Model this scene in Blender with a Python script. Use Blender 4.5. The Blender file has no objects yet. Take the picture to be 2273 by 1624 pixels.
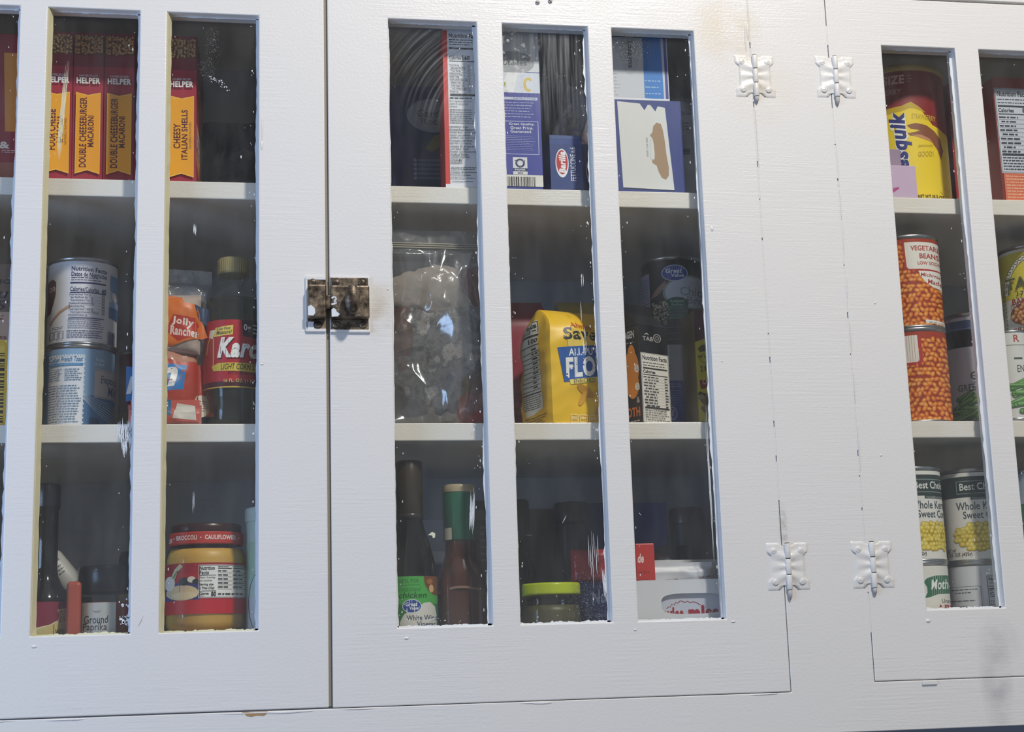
import bpy, bmesh, math, random
from mathutils import Vector, Matrix, noise as mnoise

sc = bpy.context.scene
COL = sc.collection

# ------------------------------------------------------------------ camera
CAM_D = 1.65
cam_d = bpy.data.cameras.new('camera')
cam = bpy.data.objects.new('camera', cam_d)
COL.objects.link(cam)
_rt = Vector((0.985220, -0.168553, -0.030512))
_up = Vector((-0.002472, -0.192096, 0.981373))
_fw = Vector((0.171274, 0.966793, 0.189673))
cam.matrix_world = Matrix(((_rt.x, _up.x, -_fw.x, 0.0), (_rt.y, _up.y, -_fw.y, -CAM_D),
                           (_rt.z, _up.z, -_fw.z, 0.0), (0, 0, 0, 1)))
cam_d.sensor_fit = 'HORIZONTAL'
cam_d.sensor_width = 36.0
cam_d.lens = 3394.66 / 2273.0 * 36.0
cam_d.clip_start = 0.02
sc.camera = cam

# ------------------------------------------------------------------ world, lamps, exposure
w = bpy.data.worlds.new('room_light')
sc.world = w
w.use_nodes = True
bg = w.node_tree.nodes['Background']
bg.inputs[0].default_value = (0.80, 0.86, 1.0, 1)
bg.inputs[1].default_value = 1.0
# ambient ramp by height, shaped to keep pane reflections and downward faces dark
_g = w.node_tree.nodes.new('ShaderNodeTexCoord')
_s = w.node_tree.nodes.new('ShaderNodeSeparateXYZ')
_m = w.node_tree.nodes.new('ShaderNodeMath')
_m.operation = 'MULTIPLY_ADD'
_m.inputs[1].default_value = 0.5
_m.inputs[2].default_value = 0.5
_r = w.node_tree.nodes.new('ShaderNodeValToRGB')
_el = _r.color_ramp.elements
while len(_el) < 6:
    _el.new(0.5)
for _e, (_p, _v) in zip(_el, ((0.0, 0.10), (0.34, 0.22), (0.50, 0.42), (0.60, 0.12), (0.72, 0.12), (1.0, 0.60))):
    _e.position = _p
    _e.color = (_v * 0.84, _v * 0.89, _v, 1)
w.node_tree.links.new(_g.outputs['Generated'], _s.inputs[0])
w.node_tree.links.new(_s.outputs['Z'], _m.inputs[0])
w.node_tree.links.new(_m.outputs[0], _r.inputs[0])
w.node_tree.links.new(_r.outputs[0], bg.inputs[0])

def lamp(name, kind, loc, energy, color, size, size_y=None, target=None):
    d = bpy.data.lights.new(name, 'AREA')
    d.shape = kind
    d.size = size
    if size_y:
        d.size_y = size_y
    d.energy = energy
    d.color = color
    o = bpy.data.objects.new(name, d)
    COL.objects.link(o)
    o.location = loc
    o.rotation_euler = (Vector(target) - Vector(loc)).to_track_quat('-Z', 'Y').to_euler()
    return o

lamp('ceiling_lamp_light', 'DISK', (0.86, -1.60, 2.10), 52, (1.0, 0.945, 0.88), 0.20, target=(0.25, 0.0, 0.30))
lamp('window_daylight', 'RECTANGLE', (-1.50, -0.95, 0.15), 19.5, (0.40, 0.60, 1.0), 0.9, 0.8, target=(-0.1, 0.0, 0.10))

sc.view_settings.view_transform = 'Standard'
sc.view_settings.look = 'None'
sc.view_settings.gamma = 1.0
sc.view_settings.use_curve_mapping = False
sc.view_settings.exposure = 0.0

# ------------------------------------------------------------------ materials
def lin(h):
    h = h.lstrip('#')
    out = []
    for i in (0, 2, 4):
        c = int(h[i:i + 2], 16) / 255.0
        out.append(c / 12.92 if c <= 0.04045 else ((c + 0.055) / 1.055) ** 2.4)
    return (*out, 1.0)

MATS = {}

class N:
    """small node-building helper"""
    def __init__(s, name):
        s.m = bpy.data.materials.new(name)
        s.m.use_nodes = True
        s.t = s.m.node_tree
        s.b = s.t.nodes['Principled BSDF']
        s.out = s.t.nodes['Material Output']
    def n(s, typ, **kw):
        nd = s.t.nodes.new(typ)
        for k, v in kw.items():
            if k.startswith('i_'):
                nd.inputs[k[2:].replace('_', ' ')].default_value = v
            else:
                setattr(nd, k, v)
        return nd
    def l(s, a, b):
        s.t.links.new(a, b)
    def math(s, op, a, b=None, clamp=False):
        nd = s.t.nodes.new('ShaderNodeMath')
        nd.operation = op
        nd.use_clamp = clamp
        for i, x in enumerate((a, b)):
            if x is None:
                continue
            if isinstance(x, (int, float)):
                nd.inputs[i].default_value = x
            else:
                s.l(x, nd.inputs[i])
        return nd.outputs[0]
    def ramp(s, fac, stops):
        nd = s.t.nodes.new('ShaderNodeValToRGB')
        el = nd.color_ramp.elements
        while len(el) < len(stops):
            el.new(0.5)
        for e, (p, c) in zip(el, stops):
            e.position = p
            e.color = c if len(c) == 4 else (*c, 1)
        s.l(fac, nd.inputs[0])
        return nd.outputs[0]
    def pos(s, scale=(1, 1, 1)):
        g = s.n('ShaderNodeNewGeometry')
        mp = s.n('ShaderNodeMapping')
        mp.inputs['Scale'].default_value = scale
        s.l(g.outputs['Position'], mp.inputs[0])
        return mp.outputs[0]
    def objc(s, scale=(1, 1, 1)):
        g = s.n('ShaderNodeTexCoord')
        mp = s.n('ShaderNodeMapping')
        mp.inputs['Scale'].default_value = scale
        s.l(g.outputs['Object'], mp.inputs[0])
        return mp.outputs[0]
    def noise(s, vec, scale, detail=2.0, rough=0.5):
        nd = s.n('ShaderNodeTexNoise')
        nd.inputs['Scale'].default_value = scale
        nd.inputs['Detail'].default_value = detail
        nd.inputs['Roughness'].default_value = rough
        s.l(vec, nd.inputs['Vector'])
        return nd.outputs['Fac']
    def mix(s, fac, a, b):
        nd = s.t.nodes.new('ShaderNodeMix')
        nd.data_type = 'RGBA'
        for i, x in ((0, fac), (6, a), (7, b)):
            if isinstance(x, (int, float, tuple)):
                nd.inputs[i].default_value = x
            else:
                s.l(x, nd.inputs[i])
        return nd.outputs[2]
    def schlick(s, f0, normal=None):
        lw = s.n('ShaderNodeLayerWeight')
        lw.inputs['Blend'].default_value = 0.5
        if normal is not None:
            s.l(normal, lw.inputs['Normal'])
        p = s.math('POWER', lw.outputs['Facing'], 5.0)
        return s.math('ADD', s.math('MULTIPLY', p, 1.0 - f0), f0)
    def bump(s, h, strength, dist):
        nd = s.n('ShaderNodeBump')
        nd.inputs['Strength'].default_value = strength
        nd.inputs['Distance'].default_value = dist
        s.l(h, nd.inputs['Height'])
        s.l(nd.outputs[0], s.b.inputs['Normal'])

def simple(name, hexc, rough=0.45, metal=0.0, spec=0.5, coat=0.0):
    k = N(name)
    k.b.inputs['Base Color'].default_value = lin(hexc)
    k.b.inputs['Roughness'].default_value = rough
    k.b.inputs['Metallic'].default_value = metal
    k.b.inputs['Specular IOR Level'].default_value = spec
    if coat:
        k.b.inputs['Coat Weight'].default_value = coat
        k.b.inputs['Coat Roughness'].default_value = 0.08
    return k

def M(name):
    """material by name; '#rrggbb' is printed paper, '=rrggbb' is plastic, '~rrggbb' is soft matt film"""
    if name in MATS:
        return MATS[name]
    if name[0] == '#':
        k = simple('printed_' + name[1:], name, 0.42)
        m = k.m
    elif name[0] == '=':
        m = simple('plastic_' + name[1:], name[1:], 0.28).m
    elif name[0] == '~':
        k = simple('film_' + name[1:], name[1:], 0.22)
        nz = k.noise(k.objc(), 60.0, 3)
        k.bump(nz, 0.35, 0.004)
        m = k.m
    else:
        m = SPECIAL[name]()
    MATS[name] = m
    return m

def m_paint(name='gloss_white_paint', base='#dcdad6', inner=False):
    k = simple(name, base, 0.34)
    P = k.pos((1, 1, 1))
    # orange-peel plus horizontal brush strokes
    peel = k.noise(P, 330.0, 2.0)
    strokes = k.noise(k.pos((14, 14, 420)), 1.0, 3.0, 0.6)
    vst = k.noise(k.pos((420, 14, 9)), 1.0, 3.0, 0.6)
    blotch = k.noise(P, 7.0, 2)
    sel = k.ramp(blotch, [(0.44, (0, 0, 0)), (0.56, (1, 1, 1))])
    s1 = k.math('MULTIPLY', strokes, sel)
    h = k.math('ADD', k.math('MULTIPLY', peel, 0.5), k.math('ADD', k.math('MULTIPLY', s1, 0.8), k.math('MULTIPLY', vst, 0.05)))
    k.bump(h, 0.36, 0.0011)
    g = k.n('ShaderNodeNewGeometry')
    sp = k.n('ShaderNodeSeparateXYZ')
    k.l(g.outputs['Position'], sp.inputs[0])
    col = lin(base)
    if not inner:
        # grubby hand marks and old yellowed patches: (x, z, rx, rz, colour, amount)
        c = col
        for (x, z, rx, rz, cc, am, sc_) in ((0.838, -0.035, 0.022, 0.075, '#8a8a90', 0.30, 26), (0.845, 0.005, 0.03, 0.03, '#8f8f92', 0.16, 40),
                                           (0.565, 0.735, 0.05, 0.05, '#cdbb98', 0.40, 25), (0.145, 0.375, 0.018, 0.03, '#b7ab9c', 0.35, 50),
                                           (0.60, 0.66, 0.06, 0.05, '#d8c8a8', 0.22, 20), (0.597, 0.14, 0.006, 0.03, '#8d7f6a', 0.35, 160)):
            dx = k.math('DIVIDE', k.math('SUBTRACT', sp.outputs['X'], x), rx)
            dz = k.math('DIVIDE', k.math('SUBTRACT', sp.outputs['Z'], z), rz)
            r2 = k.math('ADD', k.math('MULTIPLY', dx, dx), k.math('MULTIPLY', dz, dz))
            fall = k.math('SUBTRACT', 1.0, r2, clamp=True)
            nz = k.noise(P, sc_, 4.0)
            nz = k.ramp(nz, [(0.32, (0, 0, 0)), (0.68, (1, 1, 1))])
            f = k.math('MULTIPLY', k.math('MULTIPLY', fall, nz), am * 1.6, clamp=True)
            c = k.mix(f, c, lin(cc))
        k.l(c, k.b.inputs['Base Color'])
    return k.m

def m_glass():
    """old flat window glass: clear, mirror-like at its Fresnel share, with a film of wiped dirt"""
    k = N('old_window_glass')
    t = k.t
    tr = k.n('ShaderNodeBsdfTransparent')
    tr.inputs[0].default_value = (0.97, 0.98, 0.975, 1)
    gl = k.n('ShaderNodeBsdfGlossy')
    gl.inputs['Roughness'].default_value = 0.03
    gl.inputs['Color'].default_value = (1, 1, 1, 1)
    m1 = k.n('ShaderNodeMixShader')
    k.l(k.schlick(0.035), m1.inputs[0])
    k.l(tr.outputs[0], m1.inputs[1])
    k.l(gl.outputs[0], m1.inputs[2])
    df = k.n('ShaderNodeBsdfDiffuse')
    df.inputs[0].default_value = (0.80, 0.80, 0.79, 1)
    g = k.n('ShaderNodeNewGeometry')
    sp = k.n('ShaderNodeSeparateXYZ')
    k.l(g.outputs['Position'], sp.inputs[0])
    X, Z = sp.outputs['X'], sp.outputs['Z']
    P = k.pos((1, 1, 1))
    def blob(x, z, rx, rz):
        dx = k.math('DIVIDE', k.math('SUBTRACT', X, x), rx)
        dz = k.math('DIVIDE', k.math('SUBTRACT', Z, z), rz)
        return k.math('SUBTRACT', 1.0, k.math('ADD', k.math('MULTIPLY', dx, dx), k.math('MULTIPLY', dz, dz)), clamp=True)
    # vertical wipe streaks, strongest high on the pane over the pasta packet
    streak = k.ramp(k.noise(k.pos((260, 1, 9)), 1.0, 3.0, 0.65), [(0.42, (0, 0, 0)), (0.72, (1, 1, 1))])
    f = k.math('MULTIPLY', k.math('MULTIPLY', streak, blob(0.356, 0.72, 0.055, 0.125)), 0.14)
    # arc-shaped wipe marks on the pane over the brownie carton
    dx = k.math('SUBTRACT', X, 0.305)
    dz = k.math('SUBTRACT', Z, 0.60)
    rad = k.math('SQRT', k.math('ADD', k.math('MULTIPLY', dx, dx), k.math('MULTIPLY', dz, dz)))
    cmb = k.n('ShaderNodeCombineXYZ')
    k.l(k.math('MULTIPLY', rad, 330.0), cmb.inputs[0])
    k.l(k.math('MULTIPLY', Z, 9.0), cmb.inputs[1])
    arcs = k.ramp(k.noise(cmb.outputs[0], 1.0, 3.0, 0.6), [(0.45, (0, 0, 0)), (0.75, (1, 1, 1))])
    f = k.math('ADD', f, k.math('MULTIPLY', k.math('MULTIPLY', arcs, blob(0.215, 0.685, 0.055, 0.085)), 0.09))
    # pale dried droplets
    vo = k.n('ShaderNodeTexVoronoi')
    vo.inputs['Scale'].default_value = 170.0
    k.l(P, vo.inputs['Vector'])
    dots = k.ramp(vo.outputs['Distance'], [(0.22, (1, 1, 1)), (0.42, (0, 0, 0))])
    sel = k.ramp(k.noise(P, 90.0, 1), [(0.5, (0, 0, 0)), (0.6, (1, 1, 1))])
    dots = k.math('MULTIPLY', dots, sel)
    f = k.math('ADD', f, k.math('MULTIPLY', k.math('MULTIPLY', dots, blob(0.302, 0.70, 0.04, 0.06)), 0.4))
    # sandy grit low on the pane over the lime-lidded jar
    vg = k.n('ShaderNodeTexVoronoi')
    vg.inputs['Scale'].default_value = 900.0
    k.l(P, vg.inputs['Vector'])
    grit = k.ramp(vg.outputs['Distance'], [(0.16, (1, 1, 1)), (0.30, (0, 0, 0))])
    gsel = k.ramp(k.noise(P, 500.0, 1), [(0.52, (0, 0, 0)), (0.6, (1, 1, 1))])
    grit = k.math('MULTIPLY', grit, gsel)
    spots = k.math('ADD', blob(0.377, 0.065, 0.035, 0.045), k.math('MULTIPLY', blob(-0.075, 0.655, 0.03, 0.02), 0.0))
    spots = k.math('ADD', spots, blob(-0.045, 0.665, 0.012, 0.014))
    spots = k.math('ADD', spots, blob(-0.038, 0.695, 0.010, 0.028))
    spots = k.math('ADD', spots, blob(0.447, 0.715, 0.03, 0.03))
    f = k.math('ADD', f, k.math('MULTIPLY', k.math('MULTIPLY', grit, spots), 0.6))
    # general thin film of dust
    film = k.ramp(k.noise(k.pos((40, 1, 12)), 1.0, 4.0, 0.6), [(0.35, (0, 0, 0)), (0.8, (1, 1, 1))])
    f = k.math('ADD', f, k.math('MULTIPLY', film, 0.018))
    f = k.math('ADD', f, 0.006, clamp=True)
    m2 = k.n('ShaderNodeMixShader')
    k.l(f, m2.inputs[0])
    k.l(m1.outputs[0], m2.inputs[1])
    k.l(df.outputs[0], m2.inputs[2])
    k.l(m2.outputs[0], k.out.inputs[0])
    return k.m

def clearish(name, tint, rough, ior, diffuse=0.0, dcol=(0.8, 0.8, 0.8, 1), bump=0.0, bscale=60):
    k = N(name)
    tr = k.n('ShaderNodeBsdfTransparent')
    tr.inputs[0].default_value = tint
    gl = k.n('ShaderNodeBsdfGlossy')
    gl.inputs['Roughness'].default_value = rough
    m1 = k.n('ShaderNodeMixShader')
    df = k.n('ShaderNodeBsdfDiffuse')
    df.inputs[0].default_value = dcol
    m0 = k.n('ShaderNodeMixShader')
    m0.inputs[0].default_value = diffuse
    k.l(tr.outputs[0], m0.inputs[1])
    k.l(df.outputs[0], m0.inputs[2])
    k.l(m0.outputs[0], m1.inputs[1])
    k.l(gl.outputs[0], m1.inputs[2])
    nrm = None
    if bump:
        nz = k.noise(k.objc(), bscale, 3)
        b = k.n('ShaderNodeBump')
        b.inputs['Strength'].default_value = bump
        b.inputs['Distance'].default_value = 0.004
        k.l(nz, b.inputs['Height'])
        k.l(b.outputs[0], gl.inputs['Normal'])
        nrm = b.outputs[0]
    f0 = ((ior - 1) / (ior + 1)) ** 2
    k.l(k.schlick(f0, nrm), m1.inputs[0])
    k.l(m1.outputs[0], k.out.inputs[0])
    return k.m

def m_tin(name='tinned_steel', c='#b9bbbd', rough=0.3):
    k = simple(name, c, rough, 1.0)
    return k.m

def m_brass():
    k = simple('tarnished_brass', '#5a5046', 0.45, 0.8)
    P = k.pos()
    a = k.ramp(k.noise(P, 90.0, 5, 0.65), [(0.30, lin('#241f1b')), (0.44, lin('#574d43')), (0.60, lin('#8c7e6c')), (0.8, lin('#b5a582'))])
    k.l(a, k.b.inputs['Base Color'])
    r = k.noise(P, 160.0, 3)
    k.l(k.math('ADD', k.math('MULTIPLY', r, 0.4), 0.25), k.b.inputs['Roughness'])
    k.bump(k.noise(P, 420.0, 3), 0.3, 0.0006)
    return k.m

def m_ziplock_fill():
    k = simple('mixed_dry_goods_in_bag', '#6a5a48', 0.5)
    P = k.objc()
    a = k.ramp(k.noise(P, 38.0, 5, 0.62), [(0.36, lin('#26242a')), (0.46, lin('#6f6b68')), (0.52, lin('#34302e')), (0.60, lin('#a8a29a')), (0.70, lin('#5a3a24'))])
    k.l(a, k.b.inputs['Base Color'])
    return k.m

def m_food(name, stops, scale, rough=0.5):
    k = simple(name, '#888888', rough)
    uv = k.n('ShaderNodeUVMap')
    v = k.n('ShaderNodeTexVoronoi')
    v.inputs['Scale'].default_value = scale
    nz = k.n('ShaderNodeTexNoise')
    nz.inputs['Scale'].default_value = scale * 0.7
    k.l(uv.outputs[0], nz.inputs['Vector'])
    mx = k.mix(0.12, uv.outputs[0], nz.outputs['Color'])
    k.l(uv.outputs[0], v.inputs['Vector'])
    a = k.ramp(v.outputs['Distance'], stops)
    k.l(a, k.b.inputs['Base Color'])
    return k.m

SPECIAL = {
    'white_paint': lambda: m_paint(),
    'inner_paint': lambda: m_paint('white_shelf_paint', '#e6e0d6', True),
    'back_paint': lambda: m_paint('pale_inside_paint', '#a9aeb8', True),
    'wall_paint': lambda: m_paint('blue_grey_wall_paint', '#8591a4', True),
    'putty': lambda: simple('old_cream_paint', '#c9c3a0', 0.5).m,
    'bare_wood': lambda: simple('bare_brown_wood', '#a58455', 0.7).m,
    'dark_wood': lambda: simple('dark_brown_gap', '#4a3a30', 0.6).m,
    'gap_grey': lambda: simple('grey_brown_gap_paint', '#8f887c', 0.7).m,
    'slot_grey': lambda: simple('grey_paint_shadow_coat', '#a9a6a6', 0.6).m,
    'crack': lambda: simple('dark_crack_gap', '#3a3836', 0.9).m,
    'glass': m_glass,
    'fleck': lambda: simple('white_paint_fleck', '#d9dde0', 0.4).m,
    'creamfleck': lambda: simple('cream_paint_fleck', '#d4d2b4', 0.4).m,
    'tin': m_tin,
    'tin_dark': lambda: m_tin('dull_steel_lid', '#7d7f82', 0.38),
    'foil': lambda: m_tin('crinkled_foil', '#d8d8da', 0.25),
    'clear': lambda: clearish('clear_jar_glass', (0.93, 0.95, 0.93, 1), 0.03, 1.5),
    'dark_glass': lambda: simple('dark_bottle_glass', '#15130f', 0.08, 0, 0.6).m,
    'brown_glass': lambda: simple('brown_sauce_in_glass', '#4e2c1c', 0.10, 0, 0.6).m,
    'syrup': lambda: clearish('clear_syrup_bottle_plastic', (0.86, 0.90, 0.90, 1), 0.05, 1.5, 0.02, (0.62, 0.60, 0.50, 1)),
    'syrup_in': lambda: clearish('pale_syrup', (0.66, 0.66, 0.52, 1), 0.05, 1.38, 0.03, (0.55, 0.50, 0.34, 1)),
    'clear_bag': lambda: clearish('clear_zip_bag_film', (0.90, 0.90, 0.90, 1), 0.17, 2.3, 0.09, (0.70, 0.70, 0.71, 1), 0.3, 40),
    'candy_film': lambda: clearish('clear_candy_film', (0.9, 0.9, 0.9, 1), 0.14, 2.3, 0.30, (0.80, 0.78, 0.78, 1), 0.4, 90),
    'brass': m_brass,
    'zip_fill': m_ziplock_fill,
    'pasta': lambda: m_food('macaroni_print', [(0.0, lin('#c9a070')), (0.35, lin('#9a6c40')), (0.6, lin('#4a2c18'))], 170),
    'flour_loaf': lambda: m_food('loaf_print', [(0.0, lin('#e8b434')), (0.6, lin('#a8761c'))], 90),
}

# ------------------------------------------------------------------ mesh building
class B:
    def __init__(s):
        s.bm = bmesh.new()
        s.uv = s.bm.loops.layers.uv.new('UVMap')
        s.mats = []
    def mi(s, name):
        if name not in s.mats:
            s.mats.append(name)
        return s.mats.index(name)
    def face(s, vs, mat, smooth=False, uvs=None):
        try:
            f = s.bm.faces.new(vs)
        except ValueError:
            return None
        f.material_index = s.mi(mat)
        f.smooth = smooth
        if uvs:
            for lp, u in zip(f.loops, uvs):
                lp[s.uv].uv = u
        return f
    def poly(s, cos, mat, smooth=False):
        return s.face([s.bm.verts.new(c) for c in cos], mat, smooth)
    def merge(s, other, mat, smooth=False, xf=None):
        mp = {}
        for v in other.verts:
            mp[v] = s.bm.verts.new(xf @ v.co if xf else v.co)
        for f in other.faces:
            s.face([mp[v] for v in f.verts], mat, smooth or f.smooth)
        other.free()
    def box(s, x0, x1, y0, y1, z0, z1, mat, bev=0.0, seg=2, xf=None):
        t = bmesh.new()
        bmesh.ops.create_cube(t, size=1)
        for v in t.verts:
            v.co = Vector(((x0 + x1) / 2 + v.co.x * (x1 - x0), (y0 + y1) / 2 + v.co.y * (y1 - y0), (z0 + z1) / 2 + v.co.z * (z1 - z0)))
        if bev:
            bmesh.ops.bevel(t, geom=list(t.edges), offset=bev, segments=seg, affect='EDGES', profile=0.5)
        s.merge(t, mat, False, xf)
    def lathe(s, prof, mat, n=48, cx=0, cy=0, cap=True, smooth=True, xf=None):
        rings = []
        for r, z in prof:
            ring = []
            for i in range(n):
                a = 2 * math.pi * i / n
                p = Vector((cx + r * math.cos(a), cy + r * math.sin(a), z))
                ring.append(s.bm.verts.new(xf @ p if xf else p))
            rings.append(ring)
        for a, b in zip(rings, rings[1:]):
            for i in range(n):
                s.face([a[i], a[(i + 1) % n], b[(i + 1) % n], b[i]], mat, smooth)
        if cap:
            if prof[0][0] > 1e-5:
                s.face(list(reversed(rings[0])), mat)
            if prof[-1][0] > 1e-5:
                s.face(rings[-1], mat)
    def sphere(s, c, rx, ry, rz, mat, n=12):
        t = bmesh.new()
        bmesh.ops.create_uvsphere(t, u_segments=n, v_segments=max(6, n // 2), radius=1)
        for v in t.verts:
            v.co = Vector((c[0] + v.co.x * rx, c[1] + v.co.y * ry, c[2] + v.co.z * rz))
        s.merge(t, mat, True)
    def make(s, name, parent=None, loc=(0, 0, 0), rot=(0, 0, 0), normals=True):
        if normals:
            bmesh.ops.recalc_face_normals(s.bm, faces=list(s.bm.faces))
        me = bpy.data.meshes.new(name)
        s.bm.to_mesh(me)
        s.bm.free()
        for m in s.mats:
            me.materials.append(M(m))
        o = bpy.data.objects.new(name, me)
        COL.objects.link(o)
        o.location = loc
        o.rotation_euler = rot
        if parent:
            o.parent = parent
        return o

def tag(o, label=None, cat=None, group=None, kind=None):
    if label:
        o['label'] = label
    if cat:
        o['category'] = cat
    if group:
        o['group'] = group
    if kind:
        o['kind'] = kind
    return o

def thing(name, label, cat, loc=(0, 0, 0), rotz=0.0, group=None):
    o = bpy.data.objects.new(name, None)
    o.empty_display_size = 0.02
    COL.objects.link(o)
    o.location = loc
    o.rotation_euler = (0, 0, rotz)
    return tag(o, label, cat, group)

# ------------------------------------------------------------------ lettering
_TXT = {}

def text_mesh(body, bold=0.0, shear=0.0):
    key = (body, bold, shear)
    if key not in _TXT:
        cu = bpy.data.curves.new('lettering', 'FONT')
        cu.body = body
        cu.resolution_u = 3
        cu.offset = bold
        cu.shear = shear
        cu.space_character = 1.0 + bold * 2.2
        cu.fill_mode = 'FRONT'
        ob = bpy.data.objects.new('lettering', cu)
        COL.objects.link(ob)
        me = ob.to_mesh()
        vs = [(v.co.x, v.co.y) for v in me.vertices]
        fs = [tuple(p.vertices) for p in me.polygons]
        ob.to_mesh_clear()
        bpy.data.objects.remove(ob)
        bpy.data.curves.remove(cu)
        x0 = min(v[0] for v in vs); x1 = max(v[0] for v in vs)
        y0 = min(v[1] for v in vs); y1 = max(v[1] for v in vs)
        vs = [((x - x0) / max(1e-6, x1 - x0), (y - y0) / max(1e-6, y1 - y0)) for x, y in vs]
        _TXT[key] = (vs, fs)
    return _TXT[key]

class Canvas:
    """flat artwork measured on the photographed face of a pack, then laid on that pack's own surface in metres"""
    def __init__(s, px, w, h, cyl=0.0, lean=0.0, vpad=0.0):
        s.px, s.w, s.h, s.R, s.lean = px, w, h, cyl, lean
        s.ops = []
    def uv(s, x, y):
        l, t, r, b = s.px
        x = x - s.lean * (y - t) / (b - t)
        v = (b - y) / (b - t) * s.h
        if s.R:
            q = max(-0.9995, min(0.9995, (x - (l + r) / 2) / ((r - l) / 2)))
            return (s.R * math.asin(q), v)
        return ((x - l) / (r - l) * s.w - s.w / 2, v)
    def add(s, vs, fs, mat):
        s.ops.append((vs, fs, mat))
    def poly(s, pts, mat):
        s.add([s.uv(*p) for p in pts], [tuple(range(len(pts)))], mat)
        return s
    def rect(s, l, t, r, b, mat):
        return s.poly([(l, b), (r, b), (r, t), (l, t)], mat)
    def ell(s, cx, cy, rx, ry, mat, n=28, rot=0.0):
        c, q = math.cos(rot), math.sin(rot)
        pts = []
        for i in range(n):
            a = -2 * math.pi * i / n
            x, y = rx * math.cos(a), ry * math.sin(a)
            pts.append((cx + x * c - y * q, cy + x * q + y * c))
        return s.poly(pts, mat)
    def ring(s, cx, cy, rx, ry, th, mat, n=36, a0=0.0, a1=360.0):
        a0, a1 = math.radians(a0), math.radians(a1)
        vs, fs = [], []
        for i in range(n + 1):
            a = a0 + (a1 - a0) * i / n
            vs.append(s.uv(cx + rx * math.cos(a), cy + ry * math.sin(a)))
            vs.append(s.uv(cx + (rx - th) * math.cos(a), cy + (ry - th) * math.sin(a)))
        for i in range(n):
            fs.append((2 * i, 2 * i + 1, 2 * i + 3, 2 * i + 2))
        s.add(vs, fs, mat)
        return s
    def frame(s, l, t, r, b, th, mat):
        s.rect(l, t, r, t + th, mat); s.rect(l, b - th, r, b, mat)
        s.rect(l, t, l + th, b, mat); s.rect(r - th, t, r, b, mat)
        return s
    def line(s, pts, th, mat):
        vs, fs = [], []
        for i, (x, y) in enumerate(pts):
            a = pts[max(0, i - 1)]; c = pts[min(len(pts) - 1, i + 1)]
            dx, dy = c[0] - a[0], c[1] - a[1]
            L = math.hypot(dx, dy) or 1
            nx, ny = -dy / L * th / 2, dx / L * th / 2
            vs += [s.uv(x + nx, y + ny), s.uv(x - nx, y - ny)]
        for i in range(len(pts) - 1):
            fs.append((2 * i, 2 * i + 1, 2 * i + 3, 2 * i + 2))
        s.add(vs, fs, mat)
        return s
    def text(s, body, l, t, r, b, mat, bold=0.0, shear=0.0, rot=0, skew=0.0, drift=0.0):
        """lettering stretched to fill the box; rot in quarter turns anticlockwise; skew lifts the right end (px)"""
        vs, fs = text_mesh(body, bold, shear)
        out = []
        for x, y in vs:
            for _ in range(rot % 4):
                x, y = 1 - y, x
            out.append(s.uv(l + x * (r - l) + drift * (1 - y), b - y * (b - t) - skew * x))
        s.add(out, fs, mat)
        return s
    def micro(s, l, t, r, b, n, mat, seed=1, fill=0.5, ragged=0.25, vert=False):
        """small print too fine to read: rows of word-length strokes"""
        rnd = random.Random(seed)
        fill *= 0.72
        vs, fs = [], []
        for i in range(n):
            y0 = t + (b - t) * (i + 0.5 - fill / 2) / n
            y1 = t + (b - t) * (i + 0.5 + fill / 2) / n
            x = l
            end = r - rnd.random() * ragged * (r - l)
            while x < end:
                ww = (y1 - y0) * rnd.uniform(1.2, 5.0)
                e = min(end, x + ww)
                k = len(vs)
                vs += [s.uv(x, y1), s.uv(e, y1), s.uv(e, y0), s.uv(x, y0)]
                fs.append((k, k + 1, k + 2, k + 3))
                x = e + (y1 - y0) * 0.8
        s.add(vs, fs, mat)
        return s
    def barcode(s, l, t, r, b, mat, seed=1, horiz=False):
        rnd = random.Random(seed)
        vs, fs = [], []
        x = l if not horiz else t
        end = r if not horiz else b
        u = (end - x) / 60
        while x < end:
            ww = u * rnd.choice((1, 1, 2, 3))
            k = len(vs)
            if horiz:
                vs += [s.uv(l, x + ww), s.uv(r, x + ww), s.uv(r, x), s.uv(l, x)]
            else:
                vs += [s.uv(x, b), s.uv(x + ww, b), s.uv(x + ww, t), s.uv(x, t)]
            fs.append((k, k + 1, k + 2, k + 3))
            x += ww + u * rnd.choice((1, 1, 2))
        s.add(vs, fs, mat)
        return s
    def scatter(s, inside, box, cell, shape, mats, seed=1):
        """a printed heap of beans or kernels: overlapping two-tone ovals on a jittered grid"""
        rnd = random.Random(seed)
        l, t, r, b = box
        rx, ry = shape
        groups = {}
        pts = []
        y = t
        row = 0
        while y < b:
            x = l + (cell[0] / 2 if row % 2 else 0)
            while x < r:
                px, py = x + rnd.uniform(-.22, .22) * cell[0], y + rnd.uniform(-.22, .22) * cell[1]
                if inside(px, py):
                    pts.append((px, py, rnd.uniform(0, math.pi), rnd.uniform(.85, 1.15), rnd.randrange(len(mats))))
                x += cell[0]
            y += cell[1]
            row += 1
        for li in range(3):
            for mi_ in range(len(mats)):
                sc_ = (1.0, 0.80, 0.42)[li]
                dd = (0, -.12, -.2)[li]
                vs, fs = [], []
                for (px, py, a, k_, m_) in pts:
                    if m_ != mi_:
                        continue
                    c, q = math.cos(a), math.sin(a)
                    k = len(vs)
                    for i in range(10):
                        th = -2 * math.pi * i / 10
                        X, Y = rx * k_ * sc_ * math.cos(th), ry * k_ * sc_ * math.sin(th)
                        vs.append(s.uv(px + X * c - Y * q + dd * rx * .5, py + X * q + Y * c + dd * ry))
                    fs.append(tuple(range(k, k + 10)))
                if vs:
                    s.add(vs, fs, mats[mi_][li])
        return s
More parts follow.
